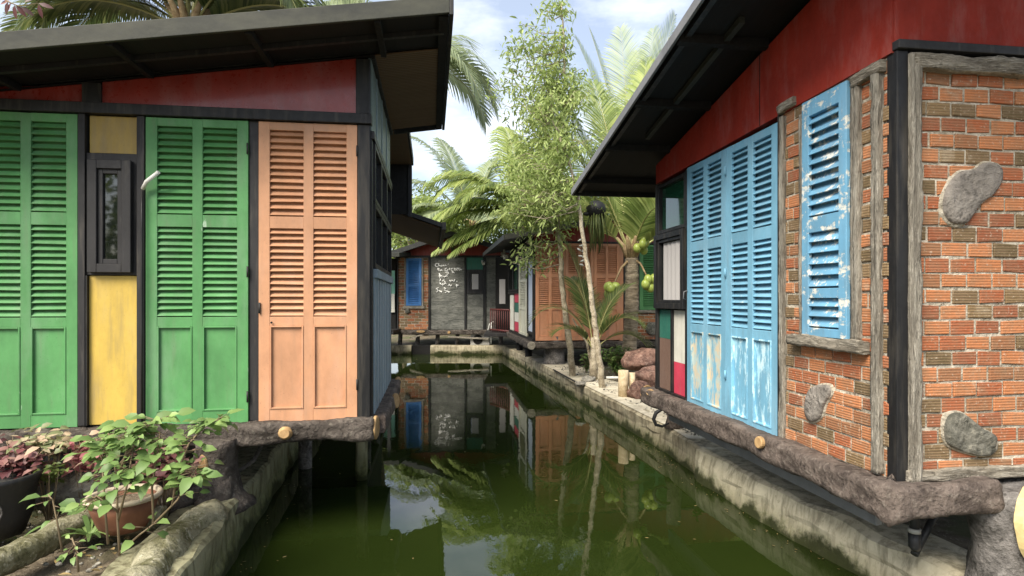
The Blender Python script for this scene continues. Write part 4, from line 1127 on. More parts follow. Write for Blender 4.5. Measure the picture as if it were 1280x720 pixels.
# porch between far and orange house
pr = root('porch_railing', at(625, 420, 17.9), 'dark red timber porch railing between the far house and the orange house', 'railing')
def R4(v): return Vector(v) - pr.location
a, b = at(613, 390, 18.3), at(637, 390, 17.3)
zb, zt2 = .78, 1.46
for z in (zt2, zb + .06): MB().tube([R4((a.x, a.y, z)), R4((b.x, b.y, z))], .03, 6).build('rail', M['darkred_rail'], pr)
bl = MB()
for i in range(11):
    q = a.lerp(b, i / 10); bl.tube([R4((q.x, q.y, zb)), R4((q.x, q.y, zt2))], .016, 6)
bl.build('balusters', M['darkred_rail'], pr)
dk = MB(); dk.box(a.x - .15, b.x + .5, 17.3, 19.3, .68, .78)
thing(dk, 'porch_deck', M['char'], 'dark timber porch deck below the dark red railing', 'deck', bevel=.01)
# back wall of the porch with a pale strip
px_ = root('porch_screen', (at(618, 0, 19.1).x, 18.6, .78), 'dark porch door screen with a pale patterned glass strip behind the railing', 'screen')
MB().box(.05, .55, 0, .05, 0, 2.3).build('panel', M['core'], px_)
MB().box(.17, .36, -.02, -.001, .85, 1.62).build('glass_strip', M['curtain'], px_, .005)
# far-left porch beyond
fl = root('porch', (at(480, 0, 18).x, 18, 0), 'small open porch with a mint window at the far left end of the canal', 'porch')
MB().box(-2.2, .28, 0, 1.6, .72, .82).build('deck', M['char'], fl)
MB().box(-2.2, .16, 1.2, 1.3, .82, 3.1).build('wall', M['core'], fl)
MB().box(-.25, .10, 1.15, 1.2, 1.95, 2.7).build('mint_window', M['mint'], fl)
MB().box(-.25, .10, 1.12, 1.15, 1.35, 1.95).build('white_panel', M['white'], fl)
MB().hexa([(-2.2,-.3,3.1),(.52,-.3,3.05),(.62,1.6,3.2),(-2.2,1.6,3.25),(-2.2,-.3,3.22),(.52,-.3,3.17),(.62,1.6,3.32),(-2.2,1.6,3.37)]).build('roof', M['fascia'], fl)
for x in (-1.5, .16): MB().box(x - .05, x + .05, -.05, .05, -.3, 3.05).build('post', M['char'], fl)
bl = MB(); 
for i in range(11): bl.tube([(-1.5 + i * .16, 0, .82), (-1.5 + i * .16 + .02, 0, 1.6)], .02, 6)
bl.tube([(-1.5, 0, 1.6), (.16, 0, 1.6)], .03, 6); bl.build('railing', M['core'], fl)

# hanging lamps under the orange house eave
for (px, py, Y, lab) in ((631, 318, 16.3, 'white petalled hanging lamp under the left eave of the orange house'), (604, 328, 19.0, 'small white hanging lamp on the grey house beside its green pane')):
    c = at(px, py, Y); hl = root('hanging_lamp', c, lab, 'lamp')
    b_ = MB(); rq = random.Random(int(px))
    for k in range(16):
        d = Vector((rq.uniform(-1, 1), rq.uniform(-1, 1), rq.uniform(-1, 1))).normalized(); b_.leaf(d * .02, d, Vector((d.y, d.z, d.x)), .12 if px > 620 else .07, .08, .5)
    b_.build('shade', M['white'], hl)
    MB().tube([(0, 0, .0), (0, 0, .45 if px > 620 else .05)], .006, 5).build('cord', M['core'], hl)

exec_tail = True

# ================================================================== VEGETATION
def frond(origin, az_, el_, Ln, droop, mat, parent, ll=.55, n=46, wd=.035, roll=0, seed=0, start=.16, hang=.55, name='frond', rr0=.022, nseg=3):
    """one pinnate palm leaf: curved rachis with drooping leaflets on both sides"""
    rnd = random.Random(seed); P = []; st_ = 22
    d = Vector((math.cos(az_) * math.cos(el_), math.sin(az_) * math.cos(el_), math.sin(el_)))
    p = Vector(origin)
    for i in range(st_ + 1):
        P.append(p.copy()); p = p + d * (Ln / st_)
        d = (d + Vector((0, 0, -droop / st_ * (.5 + 1.4 * i / st_)))).normalized()
    lf = MB()
    for i in range(n):
        f = start + (1 - start) * (i + .5) / n; x = f * st_; k = min(int(x), st_ - 1); fr = x - k
        b = P[k].lerp(P[k+1], fr); t = (P[k+1] - P[k]).normalized()
        sidev = t.cross(Vector((0, 0, 1)))
        if sidev.length < .05: sidev = Vector((math.sin(az_), -math.cos(az_), 0))
        sidev.normalize(); upv = sidev.cross(t)
        sidev = sidev * math.cos(roll) + upv * math.sin(roll); upv = sidev.cross(t)
        prof = (math.sin(math.pi * min(1, (f - start) / (1 - start) * .86 + .12))) ** .6
        for s_ in (-1, 1):
            L_ = ll * prof * rnd.uniform(.85, 1.08)
            dd = (sidev * s_ * (.95 - .35 * f) + t * (.45 + .45 * f) + upv * .12).normalized()
            q = b.copy(); w0 = wd; vs = []; nr = t
            pts = [q.copy()]; de = dd.copy()
            for j in range(nseg):
                q = q + de * (L_ / nseg); de = (de + Vector((0, 0, -hang * (.45 + .5 * j) / nseg * rnd.uniform(.7, 1.3)))).normalized(); pts.append(q.copy())
            rv = rnd.random(); ws = [.5, 1, .75, .12] if nseg == 3 else [.6, 1, .1]
            for j, q in enumerate(pts):
                wv_ = nr * (w0 * .5 * ws[j]); vs += [q - wv_, q + wv_]
            lf.add(vs, [(2*j, 2*j+1, 2*j+3, 2*j+2) for j in range(nseg)], rv, True)
    fo = lf.build(name, mat, parent)
    rc = MB().tube(P, [rr0 * (1 - .85 * i / st_) for i in range(st_ + 1)], 6); rc.build('rachis', M['rachis'], fo)
    return fo

def palm(name, base, crown, label, fronds, mat, trunk_r=.11, nuts=(), Ln=3.0, ll=.6, n=46, trunk=True, husk=True, seed=0, wd=.04, hang=.6):
    r_ = root(name, base, label, 'palm tree'); b = Vector(base); c = Vector(crown) - b
    if trunk:
        mb = MB(); k = 34; pts, rr_ = [], []
        for i in range(k + 1):
            f = i / k; pts.append(Vector((c.x * f + .05 * math.sin(f * 3), c.y * f, c.z * f))); rr_.append(trunk_r * (1.35 - .5 * f if f < .25 else 1.1 - .1 * f) * (1 + (.06 if i % 2 else -.02)))
        mb.tube(pts, rr_, 14, .05, 6); mb.build('trunk', M['bark'], r_)
    if husk:
        hk = MB(); rnd = random.Random(seed)
        for k in range(9):
            a = k * 2.4; d = Vector((math.cos(a), math.sin(a), 1.3)).normalized()
            hk.tube([c + Vector((0, 0, -.12)) + d * .02, c + d * .28, c + d * .5], [.07, .055, .025], 7, .2, 8)
        hk.build('leaf_bases', M['husk'], r_)
    for i, fr in enumerate(fronds):
        az_, el_, l_, dr = fr[:4]; rl_ = fr[4] if len(fr) > 4 else 0
        frond(c, rad(az_), rad(el_), l_, dr, mat, r_, ll=ll, n=n, seed=seed * 50 + i, roll=rl_, wd=wd, hang=hang)
    for (bc, k, rr_) in nuts:
        bc = Vector(bc) - b; rnd = random.Random(k)
        stalk = MB().tube([c, (c + bc) / 2 + Vector((0, 0, .12)), bc], [.03, .022, .012], 6).build('fruit_stalk', M['husk'], r_)
        for j in range(k):
            o = Vector((rnd.uniform(-1, 1), rnd.uniform(-.8, .8), rnd.uniform(-1, 1))); o = o.normalized() * rr_ * 1.45 * rnd.uniform(.7, 1.15)
            MB().ball(bc + o, rr_ * .93, rr_ * .93, rr_ * 1.1, 12).build('coconut', M['coconut'], stalk)
    return r_

# coconut palm in front of the orange house, right
YA = 11.8
A0 = at(783, 436, YA); A0.z = .24; Ac = at(789, 322, YA)
palm('coconut_palm', A0, Ac, 'coconut palm with green nuts and ringed trunk before the orange house',
     [(62, 78, 4.4, .42, .3), (112, 74, 4.3, .55), (88, 66, 4.4, .6), (30, 70, 4.2, .5, .4), (150, 66, 4.0, .8, -.3), (200, 48, 3.2, 1.6), (-40, 42, 2.7, 1.9), (10, 40, 3.0, 1.3), (-75, 60, 2.2, 2.3, .3), (175, 70, 4.3, .55)],
     M['frond'], .128, [(at(764, 363, YA - .35), 10, .088), (at(812, 352, YA - .3), 7, .09), (at(803, 307, YA - .25), 5, .085)], ll=.85, n=70, seed=1, wd=.05, hang=.75)
# tall palm to its left, behind the slender trees
B0 = Vector((at(790, 0, 18.6).x, 18.6, .2)); Bc = at(792, 268, 18.6)
palm('coconut_palm', B0, Bc, 'tall coconut palm with high upright fronds behind the orange house roof',
     [(97, 80, 6.6, .35, .5), (60, 76, 7.0, .5, .4), (135, 78, 6.6, .5, -.4), (75, 72, 6.8, .6), (150, 72, 6.0, .8, .3), (15, 80, 6.6, .5, .9), (172, 62, 5.0, 1.2), (190, 50, 4.6, 1.5, -.3), (20, 60, 5, 1.2), (215, 40, 4.0, 1.7), (-20, 50, 4, 1.2), (-60, 45, 3.4, 1.6), (185, 76, 5.8, .6, .5), (160, 30, 4, 1.2)],
     M['frond'], .15, ll=1.15, n=64, seed=2, wd=.055, hang=.7)
# palm behind the far house
C0 = Vector((.40, 18.45, .2)); Cc = at(656, 268, 18.45)
palm('coconut_palm', C0, Cc, 'coconut palm with green nut clusters, its fronds draping over the grey far house gable',
     [(174, 26, 3.3, 1.3, .3), (182, 12, 3.0, .9, .2), (186, -17, 3.0, .25), (178, -9, 2.7, .5), (192, -24, 2.6, .2), (178, 50, 3.6, 1.6), (178, 50, 3.4, 1.9, .3), (110, 70, 3.8, .9), (20, 45, 3.2, 1.4), (-30, 40, 2.4, 1.6), (60, 60, 3.4, 1.0), (215, 45, 2.6, 1.8), (200, 22, 3.0, 1.2), (150, 30, 3.4, 1.2)],
     M['frond'], .13, [(at(636, 275, 18.1), 9, .115), (at(660, 277, 18.1), 10, .115), (at(702, 272, 18.2), 6, .11)], ll=1.1, n=74, seed=3, wd=.06, hang=2.2)
D0 = Vector((at(590, 0, 25.5).x, 25.5, .2)); Dc = at(588, 285, 25.5)
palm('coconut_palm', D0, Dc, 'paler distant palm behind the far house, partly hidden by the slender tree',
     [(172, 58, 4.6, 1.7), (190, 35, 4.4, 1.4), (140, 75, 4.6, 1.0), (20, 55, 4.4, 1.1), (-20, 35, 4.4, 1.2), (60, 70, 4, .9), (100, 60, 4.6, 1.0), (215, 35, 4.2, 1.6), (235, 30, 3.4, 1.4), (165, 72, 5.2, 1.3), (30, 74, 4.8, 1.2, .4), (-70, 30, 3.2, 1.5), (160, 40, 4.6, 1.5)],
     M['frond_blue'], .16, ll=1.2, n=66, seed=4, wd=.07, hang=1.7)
# palm with hanging fronds right of the left roof
E0 = Vector((-3.0, 12.2, .3)); Ec = at(500, 88, 12.2)
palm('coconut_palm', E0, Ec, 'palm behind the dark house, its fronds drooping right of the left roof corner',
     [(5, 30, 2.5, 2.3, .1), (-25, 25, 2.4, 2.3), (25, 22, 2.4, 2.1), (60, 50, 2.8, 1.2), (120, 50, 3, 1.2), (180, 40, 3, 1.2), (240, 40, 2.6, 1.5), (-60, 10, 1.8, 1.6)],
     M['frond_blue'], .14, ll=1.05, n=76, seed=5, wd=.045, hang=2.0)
# palm above the left roof
G0 = Vector((-4.5, 8.3, .3)); Gc = at(236, 42, 8.3)
palm('coconut_palm', G0, Gc, 'coconut palm whose dark fronds and yellowish leaf bases show above the left roof',
     [(184, 58, 2.7, 2.9), (200, 48, 2.5, 2.6, .3), (172, 44, 2.5, 2.4), (215, 62, 2.6, 2.8), (-4, 58, 2.7, 2.9), (-20, 50, 2.5, 2.6, -.2), (10, 45, 2.6, 2.3), (-38, 60, 2.5, 2.7), (90, 75, 2.8, 1.4), (140, 65, 2.6, 1.6), (40, 65, 2.6, 1.6), (255, 68, 2.4, 2.6), (292, 68, 2.4, 2.6), (190, 30, 2.5, 1.5), (-8, 28, 2.5, 1.5), (-60, 75, 2.6, 2.2), (235, 75, 2.6, 2.2)],
     M['frond_dark'], .14, ll=.75, n=76, seed=6, wd=.042, hang=1.6)
# young palm in front of the orange doors
H0 = atz(742, 476, .28); r_ = root('young_palm', H0, 'young palm with drooping fan leaves in front of the terracotta doors', 'palm tree')
stm = MB(); stm.tube([(0, 0, 0), (0, 0, .25), (.0, .02, .8)], [.09, .075, .05], 10, .1, 6)
stm.tube([(0, 0, .05), (-.12, .05, .7), (-.38, .1, 1.15)], [.03, .025, .015], 6)
stm.build('stem', M['palebark'], r_)
for i, (a, e, l, dr) in enumerate(((176, 70, 1.75, 2.9), (120, 78, 1.6, 1.6), (200, 58, 1.0, 1.8), (-10, 48, 1.15, 2.0), (-35, 66, 1.3, 2.2), (20, 75, 1.5, 1.5), (160, 82, 2.2, 1.3))):
    frond((0, 0, .55), rad(a), rad(e), l, dr, M['frond_dark'], r_, ll=.5, n=40, wd=.035, seed=300 + i, start=.25, rr0=.012)

# slender trees ---------------------------------------------------
def leafy(r_, mb_l, mb_b, rnd, a, b, nleaf, spread, ln, wd, hang=.5):
    """a twig from a to b with leaves around its outer part"""
    mid_ = a.lerp(b, .5) + Vector((rnd.uniform(-.08, .08), rnd.uniform(-.08, .08), rnd.uniform(0, .14)))
    mb_b.tube([a, mid_, b], [.006, .004, .002], 4)
    for i in range(nleaf):
        f = rnd.uniform(.25, 1.1); p_ = a.lerp(b, f) + Vector([rnd.gauss(0, spread) for _ in range(3)])
        d = Vector((rnd.uniform(-1, 1), rnd.uniform(-1, 1), rnd.uniform(-1, .6) - hang * .4))
        mb_l.leaf(p_, d, Vector((rnd.uniform(-1, 1), rnd.uniform(-1, 1), 1)), ln * rnd.uniform(.6, 1.3), wd * rnd.uniform(.7, 1.3), min(1, max(0, rnd.gauss(.5, .25))))
def slender(name, tr, Y, label, blobs, rt, mat, seed, nper=14, dens=1.0, ln=.10, wd=.026):
    rnd = random.Random(seed); base = at(tr[0][0], tr[0][1], Y); base.z = .28
    r_ = root(name, base, label, 'tree')
    P = [at(x, y, Y) - base for x, y in tr]; P[0].z = -.03
    pts = []
    for a, b in zip(P, P[1:]):
        for i in range(5): pts.append(a.lerp(b, i / 5) + Vector((rnd.uniform(-.012, .012), 0, 0)))
    pts.append(P[-1]); n = len(pts)
    MB().tube(pts, [rt * (1.15 - .95 * i / n) for i in range(n)], 10, .16, 8).build('trunk', M['palebark'], r_)
    lf, br = MB(), MB()
    for (cx, cy, rx, ry, k) in blobs:
        for j in range(int(k * dens)):
            u, v = rnd.gauss(0, .42), rnd.gauss(0, .42)
            dy = rnd.gauss(0, .42) * rx / F * Y
            c = at(cx + u * rx * 1.12, cy + v * ry, Y) - base + Vector((0, dy, 0))
            # nearest trunk point below it
            cand = [q for q in pts if q.z < c.z + .1] or pts; q = min(cand, key=lambda q_: (q_ - c).length + .2 * abs(q_.z - c.z))
            a = c.lerp(q, min(.75, .35 / max(.05, (c - q).length)))
            if rnd.random() < .25: br.tube([q, q.lerp(c, .5) + Vector((0, 0, -.12)), c], [.013, .008, .003], 5)
            leafy(r_, lf, br, rnd, a, c, nper, .09, ln, wd)
    br.build('branches', M['palebark'], r_); lf.build('crown', mat, r_)
    return r_
slender('slender_tree', [(716, 467), (713, 440), (708, 400), (703, 360), (700, 310), (697, 270), (700, 215), (704, 160), (706, 100), (704, 40), (702, 5)], 11.4,
        'left one of two slender pale trunks, its airy crown rising against the sky',
        [(702, 10, 36, 26, 14), (650, 66, 36, 40, 24), (630, 100, 20, 36, 10), (694, 66, 38, 36, 34), (676, 120, 50, 40, 100), (684, 170, 50, 44, 130), (668, 222, 48, 40, 120), (672, 268, 42, 28, 70), (640, 196, 16, 40, 10), (718, 110, 22, 34, 18), (700, 300, 20, 30, 6), (660, 318, 24, 20, 14)], .060, M['leaf_light'], 21, dens=.66, nper=24, ln=.13, wd=.036)
slender('slender_tree', [(754, 486), (748, 440), (742, 395), (735, 340), (728, 290), (722, 245), (712, 205), (703, 180), (690, 150)], 9.9,
        'right one of two slender pale trunks, leaning left past the roof edge',
        [(700, 185, 30, 34, 40), (712, 235, 26, 26, 30), (676, 230, 34, 34, 40), (688, 130, 26, 30, 26), (655, 250, 26, 24, 22), (632, 236, 14, 22, 6)], .050, M['leaf_light'], 22, dens=.85, nper=22, ln=.11, wd=.032)

# background trees --------------------------------------------------
def tree(name, base, h, cr_r, label, mat, seed, nl=2600, ln=.22, wd=.12, group=None, cz=.62, flat=.8, lobes=9):
    rnd = random.Random(seed); r_ = root(name, base, label, 'tree', group)
    tp = Vector((rnd.uniform(-.3, .3), 0, h * .75)); tk = MB()
    tk.tube([(0, 0, -.1), (rnd.uniform(-.1, .1), 0, h * .3), tp * .8, tp], [.18 * h / 6, .14 * h / 6, .08, .03], 10, .15, 3)
    lf = MB()
    for k in range(lobes):
        a = rnd.uniform(0, 6.28); rr_ = cr_r * rnd.uniform(.15, .75); zc = h * rnd.uniform(cz - .25, cz + .28)
        c = Vector((math.cos(a) * rr_, math.sin(a) * rr_, zc)); R = cr_r * rnd.uniform(.32, .55)
        tk.tube([tp * .55, (tp * .55).lerp(c, .6) + Vector((0, 0, -.1)), c], [.06, .04, .015], 6, .1, 3)
        for j in range(nl // lobes):
            d = Vector([rnd.gauss(0, 1) for _ in range(3)]).normalized()
            m_ = R * (rnd.random() ** .45) * (1 + .35 * noise.noise(d * 2.2 + Vector((k, 0, seed))))
            p_ = c + Vector((d.x * m_, d.y * m_, d.z * m_ * flat))
            lf.leaf(p_, (d + Vector((rnd.uniform(-1, 1), rnd.uniform(-1, 1), rnd.uniform(-1, .3)))), Vector((rnd.uniform(-.6, .6), rnd.uniform(-.6, .6), 1)), ln * rnd.uniform(.6, 1.2), wd * rnd.uniform(.7, 1.2), min(1, max(0, rnd.gauss(.5, .28))))
    tk.build('trunk', M['bark'], r_); lf.build('crown', mat, r_)
    return r_
BT = [((at(530, 0, 25).x, 25, .2), 6.2, 2.0, 'pale leafy tree behind the far house, just right of the dark house', 'leaf_light', 31),
      ((at(505, 0, 30).x, 30, .2), 7.5, 2.8, 'green tree beyond the left porch, seen through the eave gap', 'leaf_mid', 32),
      ((at(690, 0, 26).x, 26, .2), 7.5, 2.6, 'dense light green tree behind the slender trunks', 'leaf_light', 33),
      ((at(735, 0, 22).x, 22, .2), 6.0, 2.2, 'mid green tree filling the gap left of the brick house roof', 'leaf_mid', 34),
      ((at(820, 0, 21).x, 21, .2), 5.4, 2.4, 'mid green tree behind the orange house, below the brick house eave', 'leaf_light', 35),
      ((at(620, 0, 31).x, 31, .2), 5.8, 3.0, 'broad low tree far behind the grey house roof', 'leaf_mid', 36)]
BT += [((at(560, 0, 29).x, 29, .2), 6.6, 2.6, 'light green leafy tree far behind the handwriting of the grey house', 'leaf_light', 37),
       ((at(765, 0, 26).x, 26, .2), 7.4, 2.8, 'tall mid green tree far behind the upright palm', 'leaf_mid', 38),
       ((at(650, 0, 29).x, 29, .2), 7.8, 2.4, 'tall light tree far behind the green nut clusters', 'leaf_light', 39)]
for b, h, cr2, lab, m, sd_ in BT:
    tree('broadleaf_tree', b, h, cr2, lab, M[m], sd_, nl=3600, lobes=12)
# banana like tree clumps behind camera (seen only in reflections)
for k, (x, y, h, c2) in enumerate(((-5.5, -7, 6.2, 2.6), (3.8, -9, 7, 3), (-1.2, -13, 7.5, 3.0))):
    tree('broadleaf_tree', (x, y, .2), h, c2, ['leafy tree on the left bank behind the camera', 'leafy tree on the right bank behind the camera', 'leafy tree across the canal far behind the camera'][k], M['leaf_mid'], 60 + k, nl=1800, lobes=9)

# hanging black planter with fibres, over the orange doors
hp = root('hanging_planter', at(745, 262, 11.2), 'black dome planter trailing dark grey-green fibres under the brick house eave', 'planter')
MB().ball((0, 0, .0), .19, .19, .17, 14, .08).ball((-.17, 0, -.08), .08, .06, .04, 10, .1).build('dome', M['rubber'], hp)
fbm = MB(); rq = random.Random(5)
for k in range(46):
    a = rq.uniform(0, 6.28); r0 = rq.uniform(.02, .15); x, y = math.cos(a) * r0, math.sin(a) * r0; l = rq.uniform(.35, .75)
    fbm.tube([(x, y, -.08), (x * 1.35, y * 1.35, -.08 - l * .5), (x * 1.5 + rq.uniform(-.04, .04), y * 1.5, -.08 - l)], [.012, .012, .004], 4, r=rq.random())
fbm.build('fibres', M['frond_dark'], hp)
MB().tube([(0, 0, .1), (0, 0, .9)], .006, 5).build('cord', M['rubber'], hp)
# string of white shells
ws = root('shell_string', at(728, 300, 10.9), 'string of white curled shells hanging between the slender trunks', 'ornament')
sm = MB(); rq = random.Random(6)
for k, (dx, dy) in enumerate(((-3, 0), (-1, 7), (-4, 12), (2, 14), (-2, 20), (3, 22), (0, 26), (5, 27), (-1, 31))):
    c = at(728 + dx, 300 + dy, 10.9) - at(728, 300, 10.9); a = rq.uniform(-.6, .8)
    v = Vector((math.cos(a), rq.uniform(-.3, .3), math.sin(a))) * .045
    sm.tube([c - v, c, c + v], [.008, .02, .008], 7)
sm.tube([(0, 0, .5), (0, 0, 0), at(728, 333, 10.9) - at(728, 300, 10.9)], .003, 4)
sm.build('shells', M['white'], ws)

# right bank plants and things ---------------------------------------
def bush(name, base, label, mat, R, H, n, ln, wd, seed, stems=14, cat='bush'):
    return sprig(name, base, label, cat, mat, n, R, H, ln, wd, stems, seed, .7)
bush('leafy_shrub', atz(772, 472, .28), 'small pale green shrub at the foot of the coconut palm trunk', M['leaf_shrub'], .42, .62, 520, .12, .05, 41, 26)
bush('leafy_shrub', atz(733, 468, .28), 'tiny shrub under the orange house beside the young palm', M['leaf_shrub'], .16, .5, 90, .10, .045, 42, 8)
def rock(px, py, Y, rx, ry, rz_, label, mat, seed, z=None):
    c = at(px, py, Y)
    if z is not None: c.z = z
    o = MB().ball((0, 0, 0), rx, ry, rz_, 22, .42, 1.6, seed=seed).build('boulder', mat)
    o.location = c
    return tag(o, label, 'rock')
rock(814, 474, 9.3, .27, .24, .19, 'large reddish boulder behind the far end of the brick house', M['redrock'], 1)
rock(800, 490, 8.9, .17, .15, .14, 'small red-brown rock at the foot of the boulder beside the pale stakes', M['redrock'], 2)
rock(806, 450, 10.6, .36, .3, .20, 'low brown rock heap behind the red boulder', M['redrock'], 3)
rock(735, 474, 10.7, .13, .1, .06, 'flat pale stone between the two slender trunks', M['rock'], 4, .33)
rock(725, 478, 10.2, .09, .08, .05, 'small pale stone by the canal edge near the trunks', M['rock'], 5, .33)
rock(845, 500, 7.5, .12, .1, .08, 'pale rubble stone on the ledge behind the curled hose', M['rock'], 6, .34)
for k, (px, pyt, pyb, Y, r0, lab) in enumerate(((779, 463, 500, 9.0, .075, 'wider pale cut stake standing on the ledge by the red boulder'), (790, 466, 498, 9.05, .05, 'thinner pale cut stake next to the wider one by the red boulder'))):
    b = at(px, pyb, Y); t_ = at(px, pyt, Y); b.z = .27
    thing(MB().tube([b, b.lerp(t_, .5), t_], r0, 12, .14, 7), 'timber_stake', M['bamboo'], lab, 'stake')
a, b = at(758, 466, 10.3), at(776, 464, 10.3); a.z = b.z = .42
thing(MB().tube([a, b], .025, 8), 'white_pipe', M['tube_white'], 'short white pipe lying on the soil left of the pale stakes', 'pipe')
a, b = atz(690, 462, .325), atz(722, 480, .325)
thing(MB().tube([a + Vector((.03, 0, 0)), a.lerp(b, .5) + Vector((.03, 0, 0)), b + Vector((.03, 0, 0))], .014, 8), 'black_cable', M['rubber'], 'black cable lying along the edge of the right canal wall', 'cable')
# pebbles and litter on the soil: uncountable
pbm = MB(); rq = random.Random(9)
for k in range(1500):
    if k % 3: y = rq.uniform(6.4, 13); x = edge(RE, y) + rq.uniform(.15, 2.2) if y > 7 else edge(RE, y) + rq.uniform(.1, .5); z = .325
    else: y = rq.uniform(2.4, 4.3); x = edge(LE, y) - rq.uniform(.4, 3); z = .31
    s_ = rq.uniform(.006, .02)
    pbm.ball((x, y, z + rq.uniform(-.02, .01)), s_, s_ * .8, s_ * .6, 5, .3, seed=k)
pb_ = pbm.build('pebbles', M['rock']); pb_['kind'] = 'stuff'; pb_['label'] = 'small pebbles and rubble scattered over the banks'

# left planter ----------------------------------------------------------
# soil level there about .36
def border(pts, r0, label, mat, z=.36, cut=None):
    P = [atz(x, y, z) for x, y in pts]; base = P[0].copy()
    out_ = []
    for a, b in zip(P, P[1:]):
        n = max(3, int((b - a).length / .05)); out_ += [a.lerp(b, i / n) - base for i in range(n)]
    out_.append(P[-1] - base)
    o = MB().tube(out_, [r0 * (1 + .08 * math.sin(i * .6)) for i in range(len(out_))], 20, .3, 6).build('log_border', mat)
    o.location = base; tag(o, label, 'border'); return o
border([(-120, 760), (0, 703), (70, 668), (128, 640)], .075, 'mossy carved log border of the planter, running from the left edge towards the terracotta pot', M['mossrock'], .40)
border([(120, 655), (175, 650), (205, 648)], .075, 'short mossy carved log in front of the terracotta pot', M['mossrock'], .39)
border([(150, 770), (195, 705), (232, 668), (262, 645)], .105, 'big mossy carved trunk on the canal edge at the lower left', M['mossrock'], .36)
border([(-60, 660), (0, 612), (60, 592)], .07, 'dark carved log at the left edge behind the seedlings', M['log'], .44)
rock(100, 607, 4.0, .26, .16, .12, 'big pale grey rock behind the terracotta pot', M['rock'], 11, .50)
rock(60, 618, 4.0, .15, .12, .09, 'pale reddish grey rock left of the big pale rock', M['rock'], 12, .46)
rock(75, 552, 4.15, .22, .09, .09, 'dark grey carved rock beneath the green shutter, behind the purple plants', M['log'], 13)
# terracotta pot
pt = atz(155, 660, .385)
pot = root('terracotta_pot', pt, 'round terracotta pot with a pale rim among the plants at lower left', 'pot')
def lathe(mb, prof, seg=32):
    vs = [(r_ * math.cos(2*math.pi*k/seg), r_ * math.sin(2*math.pi*k/seg), z) for r_, z in prof for k in range(seg)]
    fs = [(i*seg+k, i*seg+(k+1) % seg, (i+1)*seg+(k+1) % seg, (i+1)*seg+k) for i in range(len(prof)-1) for k in range(seg)]
    return mb.add(vs, fs, .5, True)
lathe(MB(), [(.0, 0), (.13, 0), (.155, .05), (.185, .13), (.205, .20), (.19, .2), (.17, .1), (0, .09)]).build('bowl', M['terra'], pot)
pot.scale = (.93, .93, .93)
lathe(MB(), [(.2, .195), (.222, .2), (.226, .215), (.218, .228), (.196, .226), (.192, .2)]).build('rim', cutwood('pot_rim', (.33, .27, .19), (.52, .45, .34)), pot)
lathe(MB(), [(0, .175), (.19, .17)]).build('potting_soil', M['soil'], pot)
bp = atz(-8, 668, .38)
bpo = root('dark_pot', bp, 'large black glazed pot with a spiral mark at the left edge', 'pot')
lathe(MB(), [(0, 0), (.15, 0), (.19, .12), (.21, .28), (.235, .33), (.24, .36), (.22, .36), (.2, .3), (0, .3)]).build('bowl', M['pot_dark'], bpo)
sw = MB(); sp_pts = []
for i in range(26):
    t = i * .45; r0 = .012 + .0075 * i / 1.6; u = r0 * math.cos(t); v = r0 * math.sin(t); R = .212
    ang = rad(-60) + u / R; sp_pts.append((R * math.cos(ang), R * math.sin(ang), .17 + v))
sw.tube(sp_pts, .006, 5); sw.build('spiral_mark', M['stump_grey'], bpo)

def shrub(name, base, stems, label, mat, seed, ln=.10, wd=.065, per=12, sr=.0045, spread=.05, cat='shrub', nm='leaves', mul=1):
    """stems given as lists of pixel points at stated depth; leaves cluster on their upper parts"""
    rnd = random.Random(seed); r_ = root(name, base, label, cat); s_, lf = MB(), MB(); b = Vector(base)
    for pts, Y, k in stems:
        P = [at(x, y, Y + dy) - b for (x, y, dy) in pts]; n = len(P)
        s_.tube(P, [sr * (1.3 - .9 * i / n) for i in range(n)], 6, .15, 20)
        for j in range(int(k * mul)):
            f = rnd.uniform(.30, 1.0) ** .8 * (n - 1); i = min(int(f), n - 2); q = P[i].lerp(P[i+1], f - i)
            a = rnd.uniform(0, 6.28); d = Vector((math.cos(a), math.sin(a) - .2, rnd.uniform(-.5, .5)))
            off = d.normalized() * rnd.uniform(.02, spread + .03)
            s_.tube([q, q + off], [.0025, .002], 3)
            big = ln * rnd.uniform(.35, 1.0)
            lf.leaf(q + off, d, Vector((rnd.uniform(-.5, .5), rnd.uniform(-1.1, 0), 1)), big, big * wd / ln, min(1, max(0, rnd.gauss(.5, .25))), fold=.2, bend=rnd.uniform(.05, .5))
    s_.build('stems', M['twig'], r_); lf.build(nm, mat, r_)
    return r_
Ys = 3.25
shrub('green_shrub', atz(148, 700, .36), [
    ([(150, 700, 0), (147, 650, 0), (146, 600, 0), (140, 560, .1), (132, 545, .15)], Ys, 26),
    ([(135, 680, 0), (130, 620, 0), (128, 575, .1), (120, 548, .2)], Ys, 22),
    ([(148, 650, 0), (158, 610, -.05), (165, 570, 0), (172, 535, .1)], Ys, 24),
    ([(150, 690, 0), (175, 668, 0), (192, 655, 0)], Ys, 3),
    ([(192, 655, 0), (190, 610, 0), (196, 570, 0), (200, 540, .1)], Ys, 26),
    ([(192, 655, 0), (222, 625, 0), (236, 600, .0), (248, 582, 0)], Ys, 18),
    ([(215, 632, 0), (222, 590, 0), (236, 555, .05), (258, 530, .1), (278, 522, .1)], Ys, 26),
    ([(146, 600, 0), (160, 560, .0), (185, 530, .1), (205, 522, .1)], Ys, 26),
    ([(150, 580, 0), (175, 548, .0), (150, 530, .1)], Ys, 16),
    ([(148, 640, 0), (120, 620, -.05), (105, 640, -.1)], Ys, 8),
], 'tall green broad-leaved shrub with bare stems rising in front of the terracotta pot', M['leaf_shrub'], 51, ln=.10, wd=.068, spread=.065, sr=.0052, mul=2.0)
